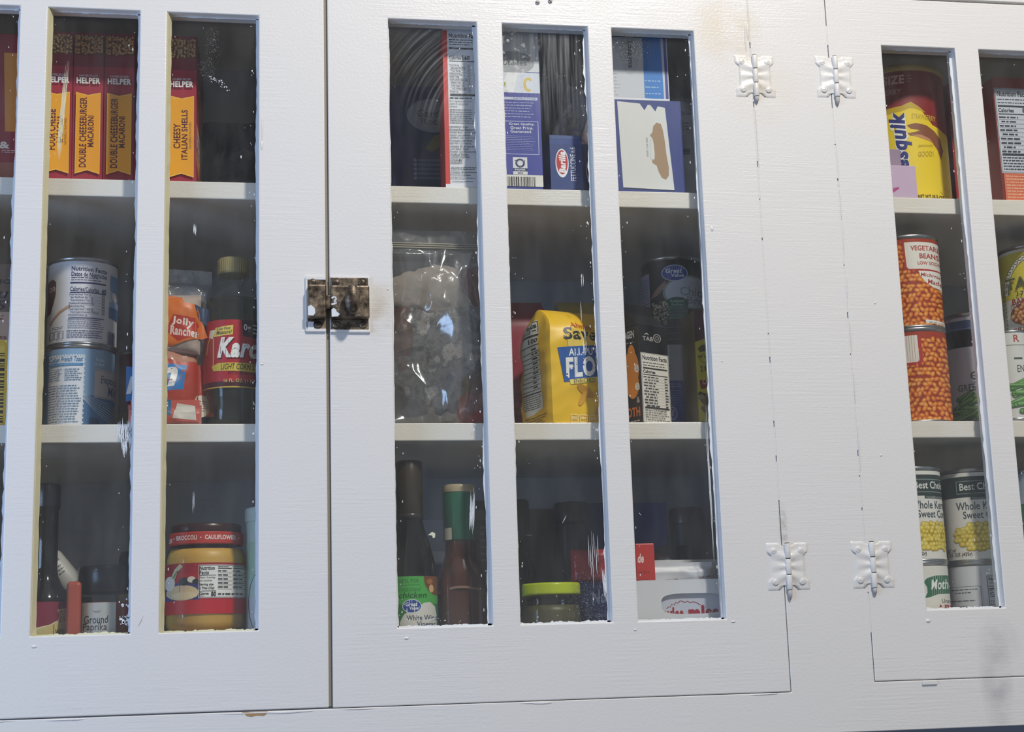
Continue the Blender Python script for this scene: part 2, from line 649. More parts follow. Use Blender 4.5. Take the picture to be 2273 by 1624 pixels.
    def nutrition(s, l, t, r, b, ink, cal='', title='Nutrition Facts', paper=None, seed=1, hdr=None, rows=12):
        if paper:
            s.rect(l, t, r, b, paper)
        th = (r - l) * 0.012
        s.frame(l, t, r, b, th, ink)
        W, H = r - l, b - t
        pad = W * 0.05
        y = t + H * 0.03
        hh = hdr or H * 0.06
        s.text(title, l + pad, y, r - pad, y + hh, ink, bold=0.03)
        y += hh * 1.25
        s.micro(l + pad, y, r - pad, y + H * 0.08, 2, ink, seed, 0.4)
        y += H * 0.09
        s.rect(l + pad, y, r - pad, y + H * 0.022, ink)
        y += H * 0.035
        s.text('Calories', l + pad, y, l + W * 0.5, y + H * 0.05, ink, bold=0.03)
        if cal:
            s.text(cal, r - pad - W * 0.2, y - H * 0.01, r - pad, y + H * 0.05, ink, bold=0.04)
        y += H * 0.065
        s.rect(l + pad, y, r - pad, y + H * 0.012, ink)
        y += H * 0.02
        yb = b - H * 0.22
        rh = (yb - y) / rows
        for i in range(rows):
            s.micro(l + pad + (W * .06 if i % 3 == 1 else 0), y, l + W * 0.66, y + rh, 1, ink, seed + i, 0.45, 0.4)
            s.micro(r - pad - W * 0.12, y, r - pad, y + rh, 1, ink, seed + 50 + i, 0.45, 0.1)
            s.rect(l + pad, y + rh * 0.95, r - pad, y + rh, ink)
            y += rh
        s.rect(l + pad, y, r - pad, y + H * 0.02, ink)
        s.micro(l + pad, y + H * 0.03, r - pad, b - H * 0.02, 5, ink, seed + 9, 0.4, 0.2)
        return s
    def lay(s, Bd, fmap, step=0.0, vstep=0.0, eps=0.00002, e0=0.00008, smooth=False):
        """print the artwork on a surface: fmap(u, v, off) -> point"""
        for k, (vs, fs, mat) in enumerate(s.ops):
            off = e0 + eps * k
            t = bmesh.new()
            tv = [t.verts.new((u, v, 0)) for u, v in vs]
            for f in fs:
                try:
                    t.faces.new([tv[i] for i in f])
                except ValueError:
                    pass
            if step:
                us = [u for u, v in vs]
                a, b = min(us), max(us)
                n = int((b - a) / step)
                for i in range(1, n + 1):
                    x = a + (b - a) * i / (n + 1)
                    bmesh.ops.bisect_plane(t, geom=t.verts[:] + t.edges[:] + t.faces[:], plane_co=(x, 0, 0), plane_no=(1, 0, 0))
            if vstep:
                us = [v for u, v in vs]
                a, b = min(us), max(us)
                n = int((b - a) / vstep)
                for i in range(1, n + 1):
                    x = a + (b - a) * i / (n + 1)
                    bmesh.ops.bisect_plane(t, geom=t.verts[:] + t.edges[:] + t.faces[:], plane_co=(0, x, 0), plane_no=(0, 1, 0))
            mp = {}
            for v in t.verts:
                mp[v] = (Bd.bm.verts.new(fmap(v.co.x, v.co.y, off)), (v.co.x, v.co.y))
            for f in t.faces:
                Bd.face([mp[v][0] for v in f.verts], mat, smooth, [mp[v][1] for v in f.verts])
            t.free()

def cyl_map(R, ang, z0=0.0, cx=0.0, cy=0.0, rf=None):
    """u runs to the viewer's right round a cylinder whose face at angle ang looks at the viewer"""
    def f(u, v, off):
        r = (rf(v) if rf else R) + off
        a = ang + u / R
        return Vector((cx + r * math.cos(a), cy + r * math.sin(a), z0 + v))
    return f

def to_cam(x, y):
    return math.atan2(-CAM_D - y, -x)

def face_map(side, w, d, z0=0.0):
    if side == 'front':
        return lambda u, v, o: Vector((u, -d / 2 - o, z0 + v))
    if side == 'left':
        return lambda u, v, o: Vector((-w / 2 - o, -u, z0 + v))
    if side == 'right':
        return lambda u, v, o: Vector((w / 2 + o, u, z0 + v))
    if side == 'top':
        return lambda u, v, o: Vector((u, -d / 2 + v, z0 + o))

def carton(name, label, cat, x, yf, z, w, d, h, mat, arts=(), rotz=0.0, group=None, bev=0.0008, flap=None):
    """a printed card box: x centre, yf its front face, standing at height z"""
    o = B()
    o.box(-w / 2, w / 2, -d / 2, d / 2, 0, h, mat, bev, 1)
    for side, cv in arts:
        cv.lay(o, face_map(side, w, d))
    if flap:
        o.box(-w / 2 + .001, w / 2 - .001, -d / 2 + .001, d / 2 - .001, h, h + .0006, flap)
    ob = o.make(name, None, (x, yf + d / 2 * math.cos(rotz), z), (0, 0, rotz))
    return tag(ob, label, cat, group)

def can(name, label, cat, x, y, z, r, h, art=None, paper='#e8e6e0', group=None, lid='tin'):
    """a food tin: beaded steel body, paper label, lid"""
    t = thing(name, label, cat, (x, y, z), 0, group)
    b = B()
    b.lathe([(r - .003, .0006), (r - .0012, 0), (r, .0008), (r, .0030), (r - .0014, .0038), (r - .0016, h - .0042), (r - .0003, h - .0034), (r, h - .0026), (r, h - .0008), (r - .0008, h), (r - .0018, h - .0006), (r - .0022, h - .004)], 'tin', 64, cap=True)
    b.make('can_body', t)
    l = B()
    ld = r - .0010
    l.lathe([(ld, .0046), (ld, h - .0052)], paper, 64, cap=False)
    if art:
        art.lay(l, cyl_map(ld, to_cam(x, y)), step=0.003, smooth=True)
    l.make('paper_label', t, normals=False)
    c = B()
    c.lathe([(r - .0022, h - .003), (r - .004, h - .0036), (r - .006, h - .0030), (r - .012, h - .0028), (r - .0125, h - .0034), (0.0005, h - .0032)], lid, 48, cap=False)
    c.make('can_lid', t)
    return t

def copy_thing(o, label, loc, group=None, rotz=None):
    c = o.copy()
    COL.objects.link(c)
    c.location = loc
    if rotz is not None:
        c.rotation_euler = (0, 0, rotz)
    c['label'] = label
    if group:
        c['group'] = group
    for ch in list(o.children):
        k = ch.copy()
        COL.objects.link(k)
        k.parent = c
        for g in list(ch.children):
            q = g.copy()
            COL.objects.link(q)
            q.parent = k
    return c

def crumple(p, seed, f, amp):
    q = Vector((p[0] * f + seed * 3.1, p[1] * f + seed * 1.7, p[2] * f - seed))
    n1 = mnoise.noise(q)
    n2 = mnoise.noise(q * 2.3 + Vector((5, 1, 2)))
    return amp * ((1 - 2 * abs(n1)) + 0.5 * (1 - 2 * abs(n2)))

def creased(p, seed, f, amp):
    """sharp-ridged folds of stiff crumpled film"""
    q = Vector((p[0] * f + seed * 3.1, p[1] * f * .5 + seed, p[2] * f * .8 - seed))
    q += 0.35 * mnoise.noise_vector(q * .9)
    d1 = mnoise.voronoi(q)[0]
    d2 = mnoise.voronoi(q * 2.1 + Vector((7, 3, 1)))[0]
    return amp * (d1[0] * 1.6 - .8) + amp * .38 * (d2[0] * 1.6 - .8)

def pillow(Bd, w, h, d, mat, seed=1, f=30.0, amp=0.004, nx=36, nz=44, px=3.0, pz=4.0, seal=0.0, wob=0.0, fold=None):
    """a sealed film packet lying in the x-z plane; returns the front surface as a map for artwork"""
    def thick(u, v):
        a = max(0.0, 1 - abs(2 * u / w) ** px)
        vv = 2 * v / h - 1
        b = max(0.0, 1 - abs(vv) ** pz)
        if seal and v > h - seal:
            b = 0.0
        return d / 2 * math.sqrt(a) * math.sqrt(b)
    def pt(u, v, s, off=0.0):
        th = thick(u, v)
        k = min(1.0, th / (d * 0.15))
        y = -s * 1 * 0
        c = (fold or crumple)((u, v, s * 2.0), seed, f, amp) * (0.25 + 0.75 * k)
        du = wob * mnoise.noise(Vector((u * 40, v * 40, seed)))
        yy = -(th + c * (1 if s > 0 else .6)) if s > 0 else (th + c * 0.6 * k)
        if k < 1e-3 and s < 0:
            yy = -((fold or crumple)((u, v, 2.0), seed, f, amp) * 0.25) + 0.0004
        return Vector((u + du, yy - off * (1 if s > 0 else -1), v))
    for s in (1, -1):
        g = [[Bd.bm.verts.new(pt(-w / 2 + w * i / nx, h * j / nz, s)) for i in range(nx + 1)] for j in range(nz + 1)]
        for j in range(nz):
            for i in range(nx):
                q = [g[j][i], g[j][i + 1], g[j + 1][i + 1], g[j + 1][i]]
                Bd.face(q if s > 0 else q[::-1], mat, True)
    return lambda u, v, off: pt(u, v, 1, off + 0.0004)

def lump(Bd, c, rx, ry, rz, mat, seed, f=40.0, amp=0.004):
    t = bmesh.new()
    bmesh.ops.create_icosphere(t, subdivisions=4, radius=1)
    for v in t.verts:
        p = Vector((v.co.x * rx, v.co.y * ry, v.co.z * rz))
        q = 1 + .28 * mnoise.noise(p * f * .5 + Vector((seed, 0, 0)))
        v.co = Vector(c) + p * q + v.co.normalized() * crumple(p, seed, f, amp)
    Bd.merge(t, mat, True)

def sack(Bd, w, d, h, mat, seed=1, bulge=0.006, f=22.0, amp=0.003, top=0.02, n=22, nz=34, shoulder=0.0):
    """a paper sack: four soft faces, pinched to a flat fold at the top; returns face maps"""
    def corner(v):
        k = max(0.0, (v - (h - shoulder)) / shoulder) if shoulder else 0.0
        return 1 - 0.12 * k * k, 1 - 0.85 * k * k
    def base(side, u, v):
        cw, cd = corner(v)
        bz = math.sin(math.pi * min(1, max(0, v / h))) ** 0.6
        if side == 'front':
            q = 1 - (2 * u / w) ** 2
            return Vector((u * cw, -d / 2 * cd - bulge * q * bz, v))
        if side == 'back':
            q = 1 - (2 * u / w) ** 2
            return Vector((-u * cw, d / 2 * cd + bulge * q * bz, v))
        q = 1 - (2 * u / d) ** 2
        if side == 'left':
            return Vector((-w / 2 * cw - bulge * .5 * q * bz, -u * cd, v))
        return Vector((w / 2 * cw + bulge * .5 * q * bz, u * cd, v))
    nrm = {'front': Vector((0, -1, 0)), 'back': Vector((0, 1, 0)), 'left': Vector((-1, 0, 0)), 'right': Vector((1, 0, 0))}
    def pt(side, u, v, off=0.0):
        p = base(side, u, v)
        c = crumple(p, seed, f, amp)
        dirn = Vector((p.x / w, p.y / d, 0)).normalized()
        return p + dirn * c + nrm[side] * off
    for side in nrm:
        ww = w if side in ('front', 'back') else d
        g = [[Bd.bm.verts.new(pt(side, -ww / 2 + ww * i / n, h * j / nz)) for i in range(n + 1)] for j in range(nz + 1)]
        for j in range(nz):
            for i in range(n):
                Bd.face([g[j][i], g[j][i + 1], g[j + 1][i + 1], g[j + 1][i]], mat, True)
    tp = [pt('front', -w / 2, h), pt('front', w / 2, h), pt('back', -w / 2, h), pt('back', w / 2, h)]
    Bd.poly(tp, mat)
    return lambda side: (lambda u, v, off: pt(side, u, v, off + 0.0006))

# ------------------------------------------------------------------ the setting
YB = 0.385          # inside face of the cupboard's back
Z1, Z2, Z3 = 0.5400, 0.2645, -0.012   # tops of upper shelf, middle shelf, cupboard floor
b = B()
b.box(-1.6, 2.4, 0.41, 0.43, -1.2, 1.6, 'wall_paint')
tag(b.make('wall_back'), kind='structure')

# ------------------------------------------------------------------ the cupboard
cup = thing('wall_cupboard', 'white painted built-in wall cupboard with two shelves behind small-paned glass doors', 'cupboard', (0, 0, 0))

def panel_with_holes(xs, zs, holes, y0, y1, mat, bev=0.0012):
    """a board of thickness y0..y1 with rectangular openings, its edges softened by many coats of paint"""
    xs = sorted(set(xs)); zs = sorted(set(zs))
    t = bmesh.new()
    vv = {(i, j): t.verts.new((x, y0, z)) for i, x in enumerate(xs) for j, z in enumerate(zs)}
    fs = []
    for i in range(len(xs) - 1):
        for j in range(len(zs) - 1):
            cx, cz = (xs[i] + xs[i + 1]) / 2, (zs[j] + zs[j + 1]) / 2
            if any(a < cx < c and e < cz < g for a, c, e, g in holes):
                continue
            fs.append(t.faces.new([vv[i, j], vv[i + 1, j], vv[i + 1, j + 1], vv[i, j + 1]]))
    for v in list(t.verts):
        if not v.link_faces:
            t.verts.remove(v)
    r = bmesh.ops.extrude_face_region(t, geom=fs)
    for g in r['geom']:
        if isinstance(g, bmesh.types.BMVert):
            g.co.y = y1
    bmesh.ops.recalc_face_normals(t, faces=t.faces[:])
    ed = [e for e in t.edges if len(e.link_faces) == 2 and e.calc_face_angle() > 1.0]
    bmesh.ops.bevel(t, geom=ed, offset=bev, segments=3, affect='EDGES', profile=0.5)
    return t

b = B()
b.merge(panel_with_holes([-0.62, -0.424, 0.5945, 0.6922, 1.20, 1.40], [-0.088, -0.0425, -0.0345, 0.787, 0.90],
                         [(-0.424, 0.5945, -0.0425, 0.787), (0.6922, 1.20, -0.0345, 0.787)], 0.0, 0.024, 'white_paint', 0.001), 'white_paint')
# chip knocked out of the paint below the first door, bare brown wood showing, and a lifted flake below the third
b.poly([(-.0040, -.0003, -.0427), (.0230, -.0003, -.0427), (.0228, -.0003, -.0448), (.0190, -.0003, -.0472), (.0120, -.0003, -.0466), (.0060, -.0003, -.0478), (.0015, -.0003, -.0468), (-.0005, -.0003, -.0445)], 'bare_wood')
b.box(.7480, .7660, -.0016, .0002, -.0398, -.0350, 'white_paint', .0006, 2)
_r = random.Random(12)
for k in range(15):
    x = _r.uniform(-.3, .58)
    b.sphere((x, .0004, -.0437 + _r.uniform(-.001, .0004)), _r.uniform(.010, .030), .0011, _r.uniform(.0006, .0016), 'white_paint', 12)
b.make('face_frame', cup)
b = B(); b.box(-0.62, 1.40, YB, YB + 0.012, -0.088, 0.90, 'back_paint'); b.make('back_panel', cup)
b = B(); b.box(-0.62, 1.40, 0.024, YB, -0.034, Z3, 'inner_paint'); b.make('floor_panel', cup)
b = B(); b.box(-0.62, 1.40, 0.0245, YB, 0.815, 0.835, 'inner_paint'); b.make('top_panel', cup)
b = B(); b.box(-0.62, -0.60, 0.0245, YB, Z3, 0.815, 'inner_paint'); b.make('side_panel', cup)
b = B(); b.box(1.38, 1.40, 0.0245, YB, Z3, 0.815, 'inner_paint'); b.make('side_panel', cup)
b = B(); b.box(0.634, 0.652, 0.0245, YB, Z3, 0.815, 'inner_paint'); b.make('divider', cup)
for z in (Z1, Z2):
    for x0, x1 in ((-0.60, 0.634), (0.652, 1.38)):
        b = B(); b.box(x0, x1, 0.030, YB, z - 0.0200, z, 'inner_paint', 0.0012, 2); b.make('shelf', cup)
# stop strip behind the meeting gap of the first two doors, grey-brown where it shows
b = B(); b.box(0.080, 0.097, 0.0255, 0.029, -0.040, 0.786, 'gap_grey'); b.make('gap_backing', cup)
b = B(); b.box(0.0850, 0.0920, 0.0040, 0.0235, -0.040, 0.786, 'gap_grey'); b.make('gap_backing', cup)  # filler added near the door face so the gap renders lighter
for x0, x1 in ((0.587, 0.602), (0.685, 0.700)):
    b = B(); b.box(x0, x1, 0.0245, 0.0285, -0.040, 0.786, 'crack'); b.make('gap_backing', cup)  # near-black backing stands in for the shade inside the hinge seams
b = B(); b.box(0.700, 1.19, 0.0245, 0.0285, 0.780, 0.815, 'dark_wood'); b.make('gap_backing', cup)  # dark strip colours in the shaded recess above the third door

rng = random.Random(7)

def wavy_strip(Bd, p0, p1, inward, y, w0, w1, mat, seed, n=90, rag=0.5):
    """a ragged edge of brushed paint lapping on to the glass; from p0 to p1 in (x, z), reaching w0..w1 inward"""
    r = random.Random(seed)
    P0, P1 = Vector((p0[0], 0, p0[1])), Vector((p1[0], 0, p1[1]))
    ins = Vector((inward[0], 0, inward[1]))
    prev = None
    wv = w0
    for i in range(n + 1):
        k = i / n
        q = P0.lerp(P1, k)
        base = w0 + (w1 - w0) * (0.5 + 0.5 * mnoise.noise(Vector((k * 9, seed * 2.3, 0))))
        wv = max(0.0002, base * (1 + rag * mnoise.noise(Vector((k * 60, seed, 3)))))
        a = Bd.bm.verts.new((q.x, y, q.z))
        e = q + ins * wv
        c = Bd.bm.verts.new((e.x, y, e.z))
        if prev:
            Bd.face([prev[0], a, c, prev[1]], mat)
        prev = (a, c)

def fleck(Bd, x, z, y, s, mat, r, stretch=1.0):
    n = r.randint(5, 8)
    a0 = r.random() * 6
    Bd.poly([(x + s * r.uniform(.4, 1) * math.cos(a0 + i * 6.283 / n), y, z + s * stretch * r.uniform(.4, 1) * math.sin(a0 + i * 6.283 / n)) for i in range(n)], mat)

def glass_pane(door, x0, x1, z0, z1, seed, heavy=1.0, putty=False, blue=True):
    """one pane with the slopped paint and specks that sit on it"""
    r = random.Random(seed)
    b = B()
    b.box(x0 - .006, x1 + .006, 0.0105, 0.0130, z0 - .006, z1 + .006, 'glass')
    yf = 0.01035
    lm = 'creamfleck' if putty else 'fleck'
    wavy_strip(b, (x0, z0), (x0, z1), (1, 0), yf, .0004, .0026, lm, seed + 1)
    wavy_strip(b, (x1, z0), (x1, z1), (-1, 0), yf, .0012, .0052 * heavy, 'fleck', seed + 2)
    wavy_strip(b, (x0, z0), (x1, z0), (0, 1), yf, .0008, .0034, lm, seed + 3, 50, 0.9)
    wavy_strip(b, (x0, z1), (x1, z1), (0, -1), yf, .0004, .0018, 'fleck', seed + 4, 50, 0.9)
    for i in range(int(70 * heavy)):
        e = r.random()
        if e < .30:
            x = x0 + .003 + abs(r.gauss(0, .004)); z = r.uniform(z0, z1); st = 2.5
        elif e < .72:
            x = x1 - .004 - abs(r.gauss(0, .006)); z = r.uniform(z0, z1); st = 3.0
        elif e < .86:
            z = z0 + .004 + abs(r.gauss(0, .006)); x = r.uniform(x0, x1); st = .6
        elif e < .93:
            z = z1 - .003 - abs(r.gauss(0, .006)); x = r.uniform(x0, x1); st = .7
        else:
            x = r.uniform(x0, x1); z = r.uniform(z0, z1); st = 1.0
        if x0 < x < x1 and z0 < z < z1:
            fleck(b, x, z, yf - .00005, r.choice((.0003, .0004, .0005, .0008)), 'fleck', r, st)
    return b, yf, r

def smear(Bd, pts, w, y, mat, r, n=5):
    """a dragged dry-brush mark: a few ragged parallel hairs along a path in (x, z)"""
    for k in range(n):
        off = (k / max(1, n - 1) - .5) * w
        prev = None
        a = r.uniform(0, .25); e = r.uniform(.75, 1)
        for i in range(15):
            q = a + (e - a) * i / 14
            f = q * (len(pts) - 1)
            j = min(int(f), len(pts) - 2)
            x = pts[j][0] + (pts[j + 1][0] - pts[j][0]) * (f - j) + off + r.uniform(-.0002, .0002)
            z = pts[j][1] + (pts[j + 1][1] - pts[j][1]) * (f - j)
            t = w / n * .55 * math.sin(math.pi * (i + .5) / 15)
            cur = (Bd.bm.verts.new((x - t, y, z)), Bd.bm.verts.new((x + t, y, z)))
            if prev:
                Bd.face([prev[0], prev[1], cur[1], cur[0]], mat)
            prev = cur

def drips(Bd, spots):
    for x, z, rx, rz in spots:
        Bd.sphere((x, 0.0002, z), rx, .0011, rz, 'white_paint', 10)

def cabinet_door(x0, x1, z0, z1, wins, wz0, wz1, spots=(), extra=None):
    b = B()
    xs = [x0, x1] + [q for wdw in wins for q in wdw]
    b.merge(panel_with_holes(xs, [z0, wz0, wz1, z1], [(a, c, wz0, wz1) for a, c in wins], 0.0, 0.024, 'white_paint', 0.0013), 'white_paint')
    drips(b, spots)
    if extra:
        extra(b)
    d = b.make('cabinet_door', cup)
    return d

def putty_bead(door, x, z0, z1, s, seed):
    """rough cream glazing putty filling the corner between door edge and pane"""
    b = B()
    prev = None
    r = random.Random(seed)
    for i in range(61):
        z = z0 + (z1 - z0) * i / 60
        wv = .0048 * (1 + .22 * mnoise.noise(Vector((z * 60, seed, 0))))
        ring = [b.bm.verts.new(p) for p in ((x - s * .0006, .0016, z), (x + s * .0012, .0012, z), (x + s * wv, .0100, z), (x - s * .0006, .0103, z))]
        if prev:
            for k in range(3):
                b.face([prev[k], prev[k + 1], ring[k + 1], ring[k]], 'putty')
        prev = ring
    b.make('glazing_putty', door)

D1W = [(-0.347, -0.2470), (-0.2175, -0.1178), (-0.0885, 0.0133)]
D2W = [(0.160, 0.263), (0.2932, 0.3952), (0.4242, 0.5245)]
D3W = [(0.7613, 0.8569), (0.8882, 0.988), (1.019, 1.12)]

def chips1(b):
    # fine hair cracks
    for pts in (((-.104, .060), (-.106, .054), (-.109, .049), (-.110, .046)),):
        smear(b, pts, .0003, -.0004, 'crack', random.Random(3), 1)

D1 = cabinet_door(-0.423, 0.0865, -0.0412, 0.786, D1W, 0.0405, 0.7280,
                  [(0.0165, 0.574, .0016, .006), (0.0167, 0.592, .0011, .018), (-0.213, 0.030, .003, .0016), (0.017, 0.325, .002, .001)], chips1)
D2 = cabinet_door(0.0905, 0.5938, -0.0418, 0.786, D2W, 0.0392, 0.7310,
                  [(0.5335, 0.487, .0018, .0035), (0.592, 0.733, .0016, .012), (0.5885, 0.725, .001, .02), (0.590, 0.698, .002, .004), (0.42, 0.030, .002, .001), (0.532, 0.036, .003, .001),
                   (0.536, .33, .001, .001), (0.155, .41, .001, .001), (0.169, 0.028, .003, .0014), (0.5955, 0.6, .0007, .04)])
D3 = cabinet_door(0.6930, 1.199, -0.0338, 0.784, D3W, 0.0435, 0.7225,
                  [(0.7615, 0.031, .0035, .0022), (0.727, .40, .0012, .0012), (0.72, .22, .002, .001), (0.6935, .48, .0006, .02), (0.6935, .42, .0006, .014), (0.694, .36, .0006, .02), (0.694, .30, .0006, .02), (0.694, .23, .0006, .03), (0.6938, .52, .0006, .02), (0.6936, .57, .0006, .03)])

for i, (a, c) in enumerate(D1W):
    if i:
        putty_bead(D1, a, 0.0405, 0.728, 1, i)
    g, yf, r = glass_pane(D1, a, c, 0.0405, 0.728, 20 + i * 5, 0.9, True)
    if i == 1:
        # long scrape of putty across the spine of the first pasta box, and splashed paint lower down
        smear(g, [(-.196, .672), (-.199, .63), (-.2025, .575), (-.201, .553)], .0042, yf - .0001, 'creamfleck', r, 9)
        for k in range(7):
            x = -.133 + k * .0022
            smear(g, [(x, .245 + r.uniform(-.012, .002)), (x + r.uniform(-.0006, .0006), .262 + r.uniform(0, .018))], .0026, yf - .0001, 'fleck', r, 3)
        smear(g, [(-.128, .250), (-.1265, .226)], .004, yf - .0001, 'fleck', r, 6)
        for k in range(26):
            fleck(g, -.123 + r.gauss(0, .0035), .055 + r.gauss(0, .009), yf - .0001, r.choice((.0008, .0014, .002)), 'fleck', r)
    if i == 2:
        for k in range(34):
            q = r.random()
            fleck(g, -.042 + q * .022 + r.gauss(0, .001), .657 - q * .012 + r.gauss(0, .0022), yf - .0001, r.choice((.0004, .0007, .0011)), 'fleck', r)
        smear(g, [(-.056, .486), (-.0562, .470)], .0022, yf - .0001, 'fleck', r, 3)
        smear(g, [(-.055, .19), (-.0548, .165)], .001, yf - .0001, 'fleck', r, 2)
    tag(g.make('glass_pane', D1))
for i, (a, c) in enumerate(D2W):
    g, yf, r = glass_pane(D2, a, c, 0.0392, 0.731, 60 + i * 5, 1.15, False)
    if i == 0:
        smear(g, [(.2465, .192), (.2445, .16), (.243, .138)], .0045, yf - .0001, 'fleck', r, 7)
        g.poly([(.1955, .138, .0)[0:1] + (yf - .0001, .138), (.2000, yf - .0001, .1415), (.2035, yf - .0001, .1398), (.2032, yf - .0001, .1355), (.2008, yf - .0001, .1345), (.2000, yf - .0001, .1375)], 'creamfleck')
        smear(g, [(.19, .046), (.205, .049)], .004, yf - .0001, 'fleck', r, 3)
        for k in range(14):
            fleck(g, .190 + r.gauss(0, .012), .0465 + r.gauss(0, .002), yf - .0001, r.choice((.0006, .0012)), 'fleck', r, .5)
    if i == 1:
        for k in range(30):
            fleck(g, .352 + r.gauss(0, .012), .671 + r.gauss(0, .004), yf - .0001, .0004, 'fleck', r, .5)
        for k in range(6):
            x = .374 + k * .0021
            smear(g, [(x, .138 + r.uniform(-.006, .01)), (x, .095 + r.uniform(-.02, .01))], .0006, yf - .0001, 'fleck', r, 1)
        smear(g, [(.3895, .10), (.3915, .06)], .0035, yf - .0001, 'fleck', r, 5)
        for k in range(9):
            x = .3735 + r.random() * .009
            z = r.uniform(.35, .44)
            smear(g, [(x, z), (x, z - r.uniform(.01, .03))], .0006, yf - .0001, 'fleck', r, 1)
        smear(g, [(.345, .148), (.352, .160)], .0006, yf - .0001, 'fleck', r, 1)
        smear(g, [(.303, .1365), (.3135, .1355)], .0012, yf - .0001, 'fleck', r, 2)
    if i == 2:
        smear(g, [(.5165, .30), (.5170, .20), (.5175, .10)], .0016, yf - .0001, 'fleck', r, 3)
    g.make('glass_pane', D2)
for i, (a, c) in enumerate(D3W):
    g, yf, r = glass_pane(D3, a, c, 0.0435, 0.7225, 100 + i * 5, 0.9, False)
    g.make('glass_pane', D3)

def seam_fill(door, x, z0, z1, seed):
    """old paint bridging the seam in stretches, leaving cracks between"""
    r = random.Random(seed)
    b = B()
    z = z0
    while z < z1:
        e = min(z1, z + r.uniform(.02, .12))
        prev = None
        for i in range(13):
            q = z + (e - z) * i / 12
            wv = .0009 + .0003 * mnoise.noise(Vector((q * 300, seed, 0)))
            yv = -.0001 - .0003 * abs(mnoise.noise(Vector((q * 200, seed, 9))))
            ring = [b.bm.verts.new(p) for p in ((x - wv, .0004, q), (x - wv * .4, yv, q), (x + wv * .4, yv, q), (x + wv, .0004, q))]
            if prev:
                for k in range(3):
                    b.face([prev[k], prev[k + 1], ring[k + 1], ring[k]], 'white_paint', True)
            prev = ring
        z = e + r.choice((.0015, .003, .007))
    b.make('seam_paint', door)

seam_fill(D2, 0.5942, 0.17, 0.785, 3)
seam_fill(D3, 0.6926, 0.02, 0.64, 4)
seam_fill(D3, 0.6926, 0.72, 0.745, 5)

# ------------------------------------------------------------------ hinges and latch
def hinge(door, cx, cz, seed, tipdrop=0.010):
    b = B()
    hw, hh = 0.0245, 0.0265
    def wdt(t):
        a = abs(t)
        return hw * (1.0 if a > .62 else (0.80 if a < .46 else 0.80 + .20 * (a - .46) / .16))
    nu, nv = 13, 34
    for s in (-1, 1):
        rows = []
        for j in range(nv + 1):
            t = -1 + 2 * j / nv
            row = []
            for i in range(nu + 1):
                q = i / nu
                x = .0026 + (wdt(t) - .0026) * q
                z = t * hh
                if t < -.8 and q < .42:                 # notch round the foot of the barrel
                    z = -hh * (.8 + .2 * max(0, (q - .18) / .24))
                if t > .86 and q < .36:
                    z = hh * (.86 + .14 * max(0, (q - .12) / .24))
                # three pressed ridges fanning out from the barrel: foot, waist, head
                c = (t + .5, t - .5)
                lob = max(math.exp(-((t - .36 - .22 * q) / (.17 + .1 * q)) ** 2), math.exp(-((t + .36 + .22 * q) / (.17 + .1 * q)) ** 2), .9 * math.exp(-(t / (.10 + .16 * q)) ** 2))
                y = .0009 + .0023 * lob * (1 - .75 * q)
                if i == nu or j in (0, nv):
                    y = .0001
                row.append(b.bm.verts.new((cx + s * x, -y, cz + z)))
            rows.append(row)
        for j in range(nv):
            for i in range(nu):
                q = [rows[j][i], rows[j][i + 1], rows[j + 1][i + 1], rows[j + 1][i]]
                b.face(q, 'white_paint', True)
    b.make('hinge', door)
    R = .0034
    k = B()
    xf = Matrix.Translation((cx, -.0022, cz))
    for z0, z1 in ((.0088, .0255), (-.0090, .0082), (-.0262, -.0096)):
        k.lathe([(R * .3, z0), (R - .0003, z0 + .0002), (R, z0 + .0008), (R, z1 - .0008), (R - .0003, z1 - .0002), (R * .3, z1)], 'white_paint', 20, xf=xf)
    k.lathe([(R * .75, -.0275), (R * .75, .0262)], 'crack', 16, xf=xf)
    k.lathe([(.0001, -.0262 - tipdrop * .85), (R * .7, -.0262 - tipdrop * .5), (R * .8, -.0266)], 'slot_grey', 16, xf=xf)
    k.make('hinge_barrel', door)
    for sx in (-1, 1):
        for sz in (-1, 1):
            q = B()
            px, pz = cx + sx * .0158, cz + sz * .0172
            m = Matrix.Translation((px, -.0013, pz)) @ Matrix.Rotation(math.pi / 2, 4, 'X')
            q.lathe([(.0038, -.0006), (.0037, .0006), (.0030, .0010), (.0001, .0011)], 'white_paint', 18, xf=m)
            a = rng.uniform(-.8, .8)
            q.box(-.0024, .0024, -.0025, -.0022, -.0002, .0002, 'slot_grey', 0, 1, Matrix.Translation((px, 0, pz)) @ Matrix.Rotation(a, 4, 'Y'))
            q.make('screw', door)

hinge(D2, 0.5975, 0.6768, 1)
hinge(D3, 0.6988, 0.6795, 2, .013)
hinge(D2, 0.5992, 0.0955, 3, .014)
hinge(D3, 0.6996, 0.0955, 4)

def screw(door, x, z, y, mat, a):
    q = B()
    m = Matrix.Translation((x, y, z)) @ Matrix.Rotation(math.pi / 2, 4, 'X')
    q.lathe([(.0042, -.0004), (.0041, .0008), (.0030, .0013), (.0001, .0014)], mat, 20, xf=m)
    q.box(-.0034, .0034, y - .0017, y - .0012, -.0004, .0004, 'crack', 0, 1, Matrix.Translation((x, 0, z)) @ Matrix.Rotation(a, 4, 'Y'))
    q.make('screw', door)

def paint_patch(b, pts, y, r):
    b.poly([(x, y, z) for x, z in pts], 'fleck')

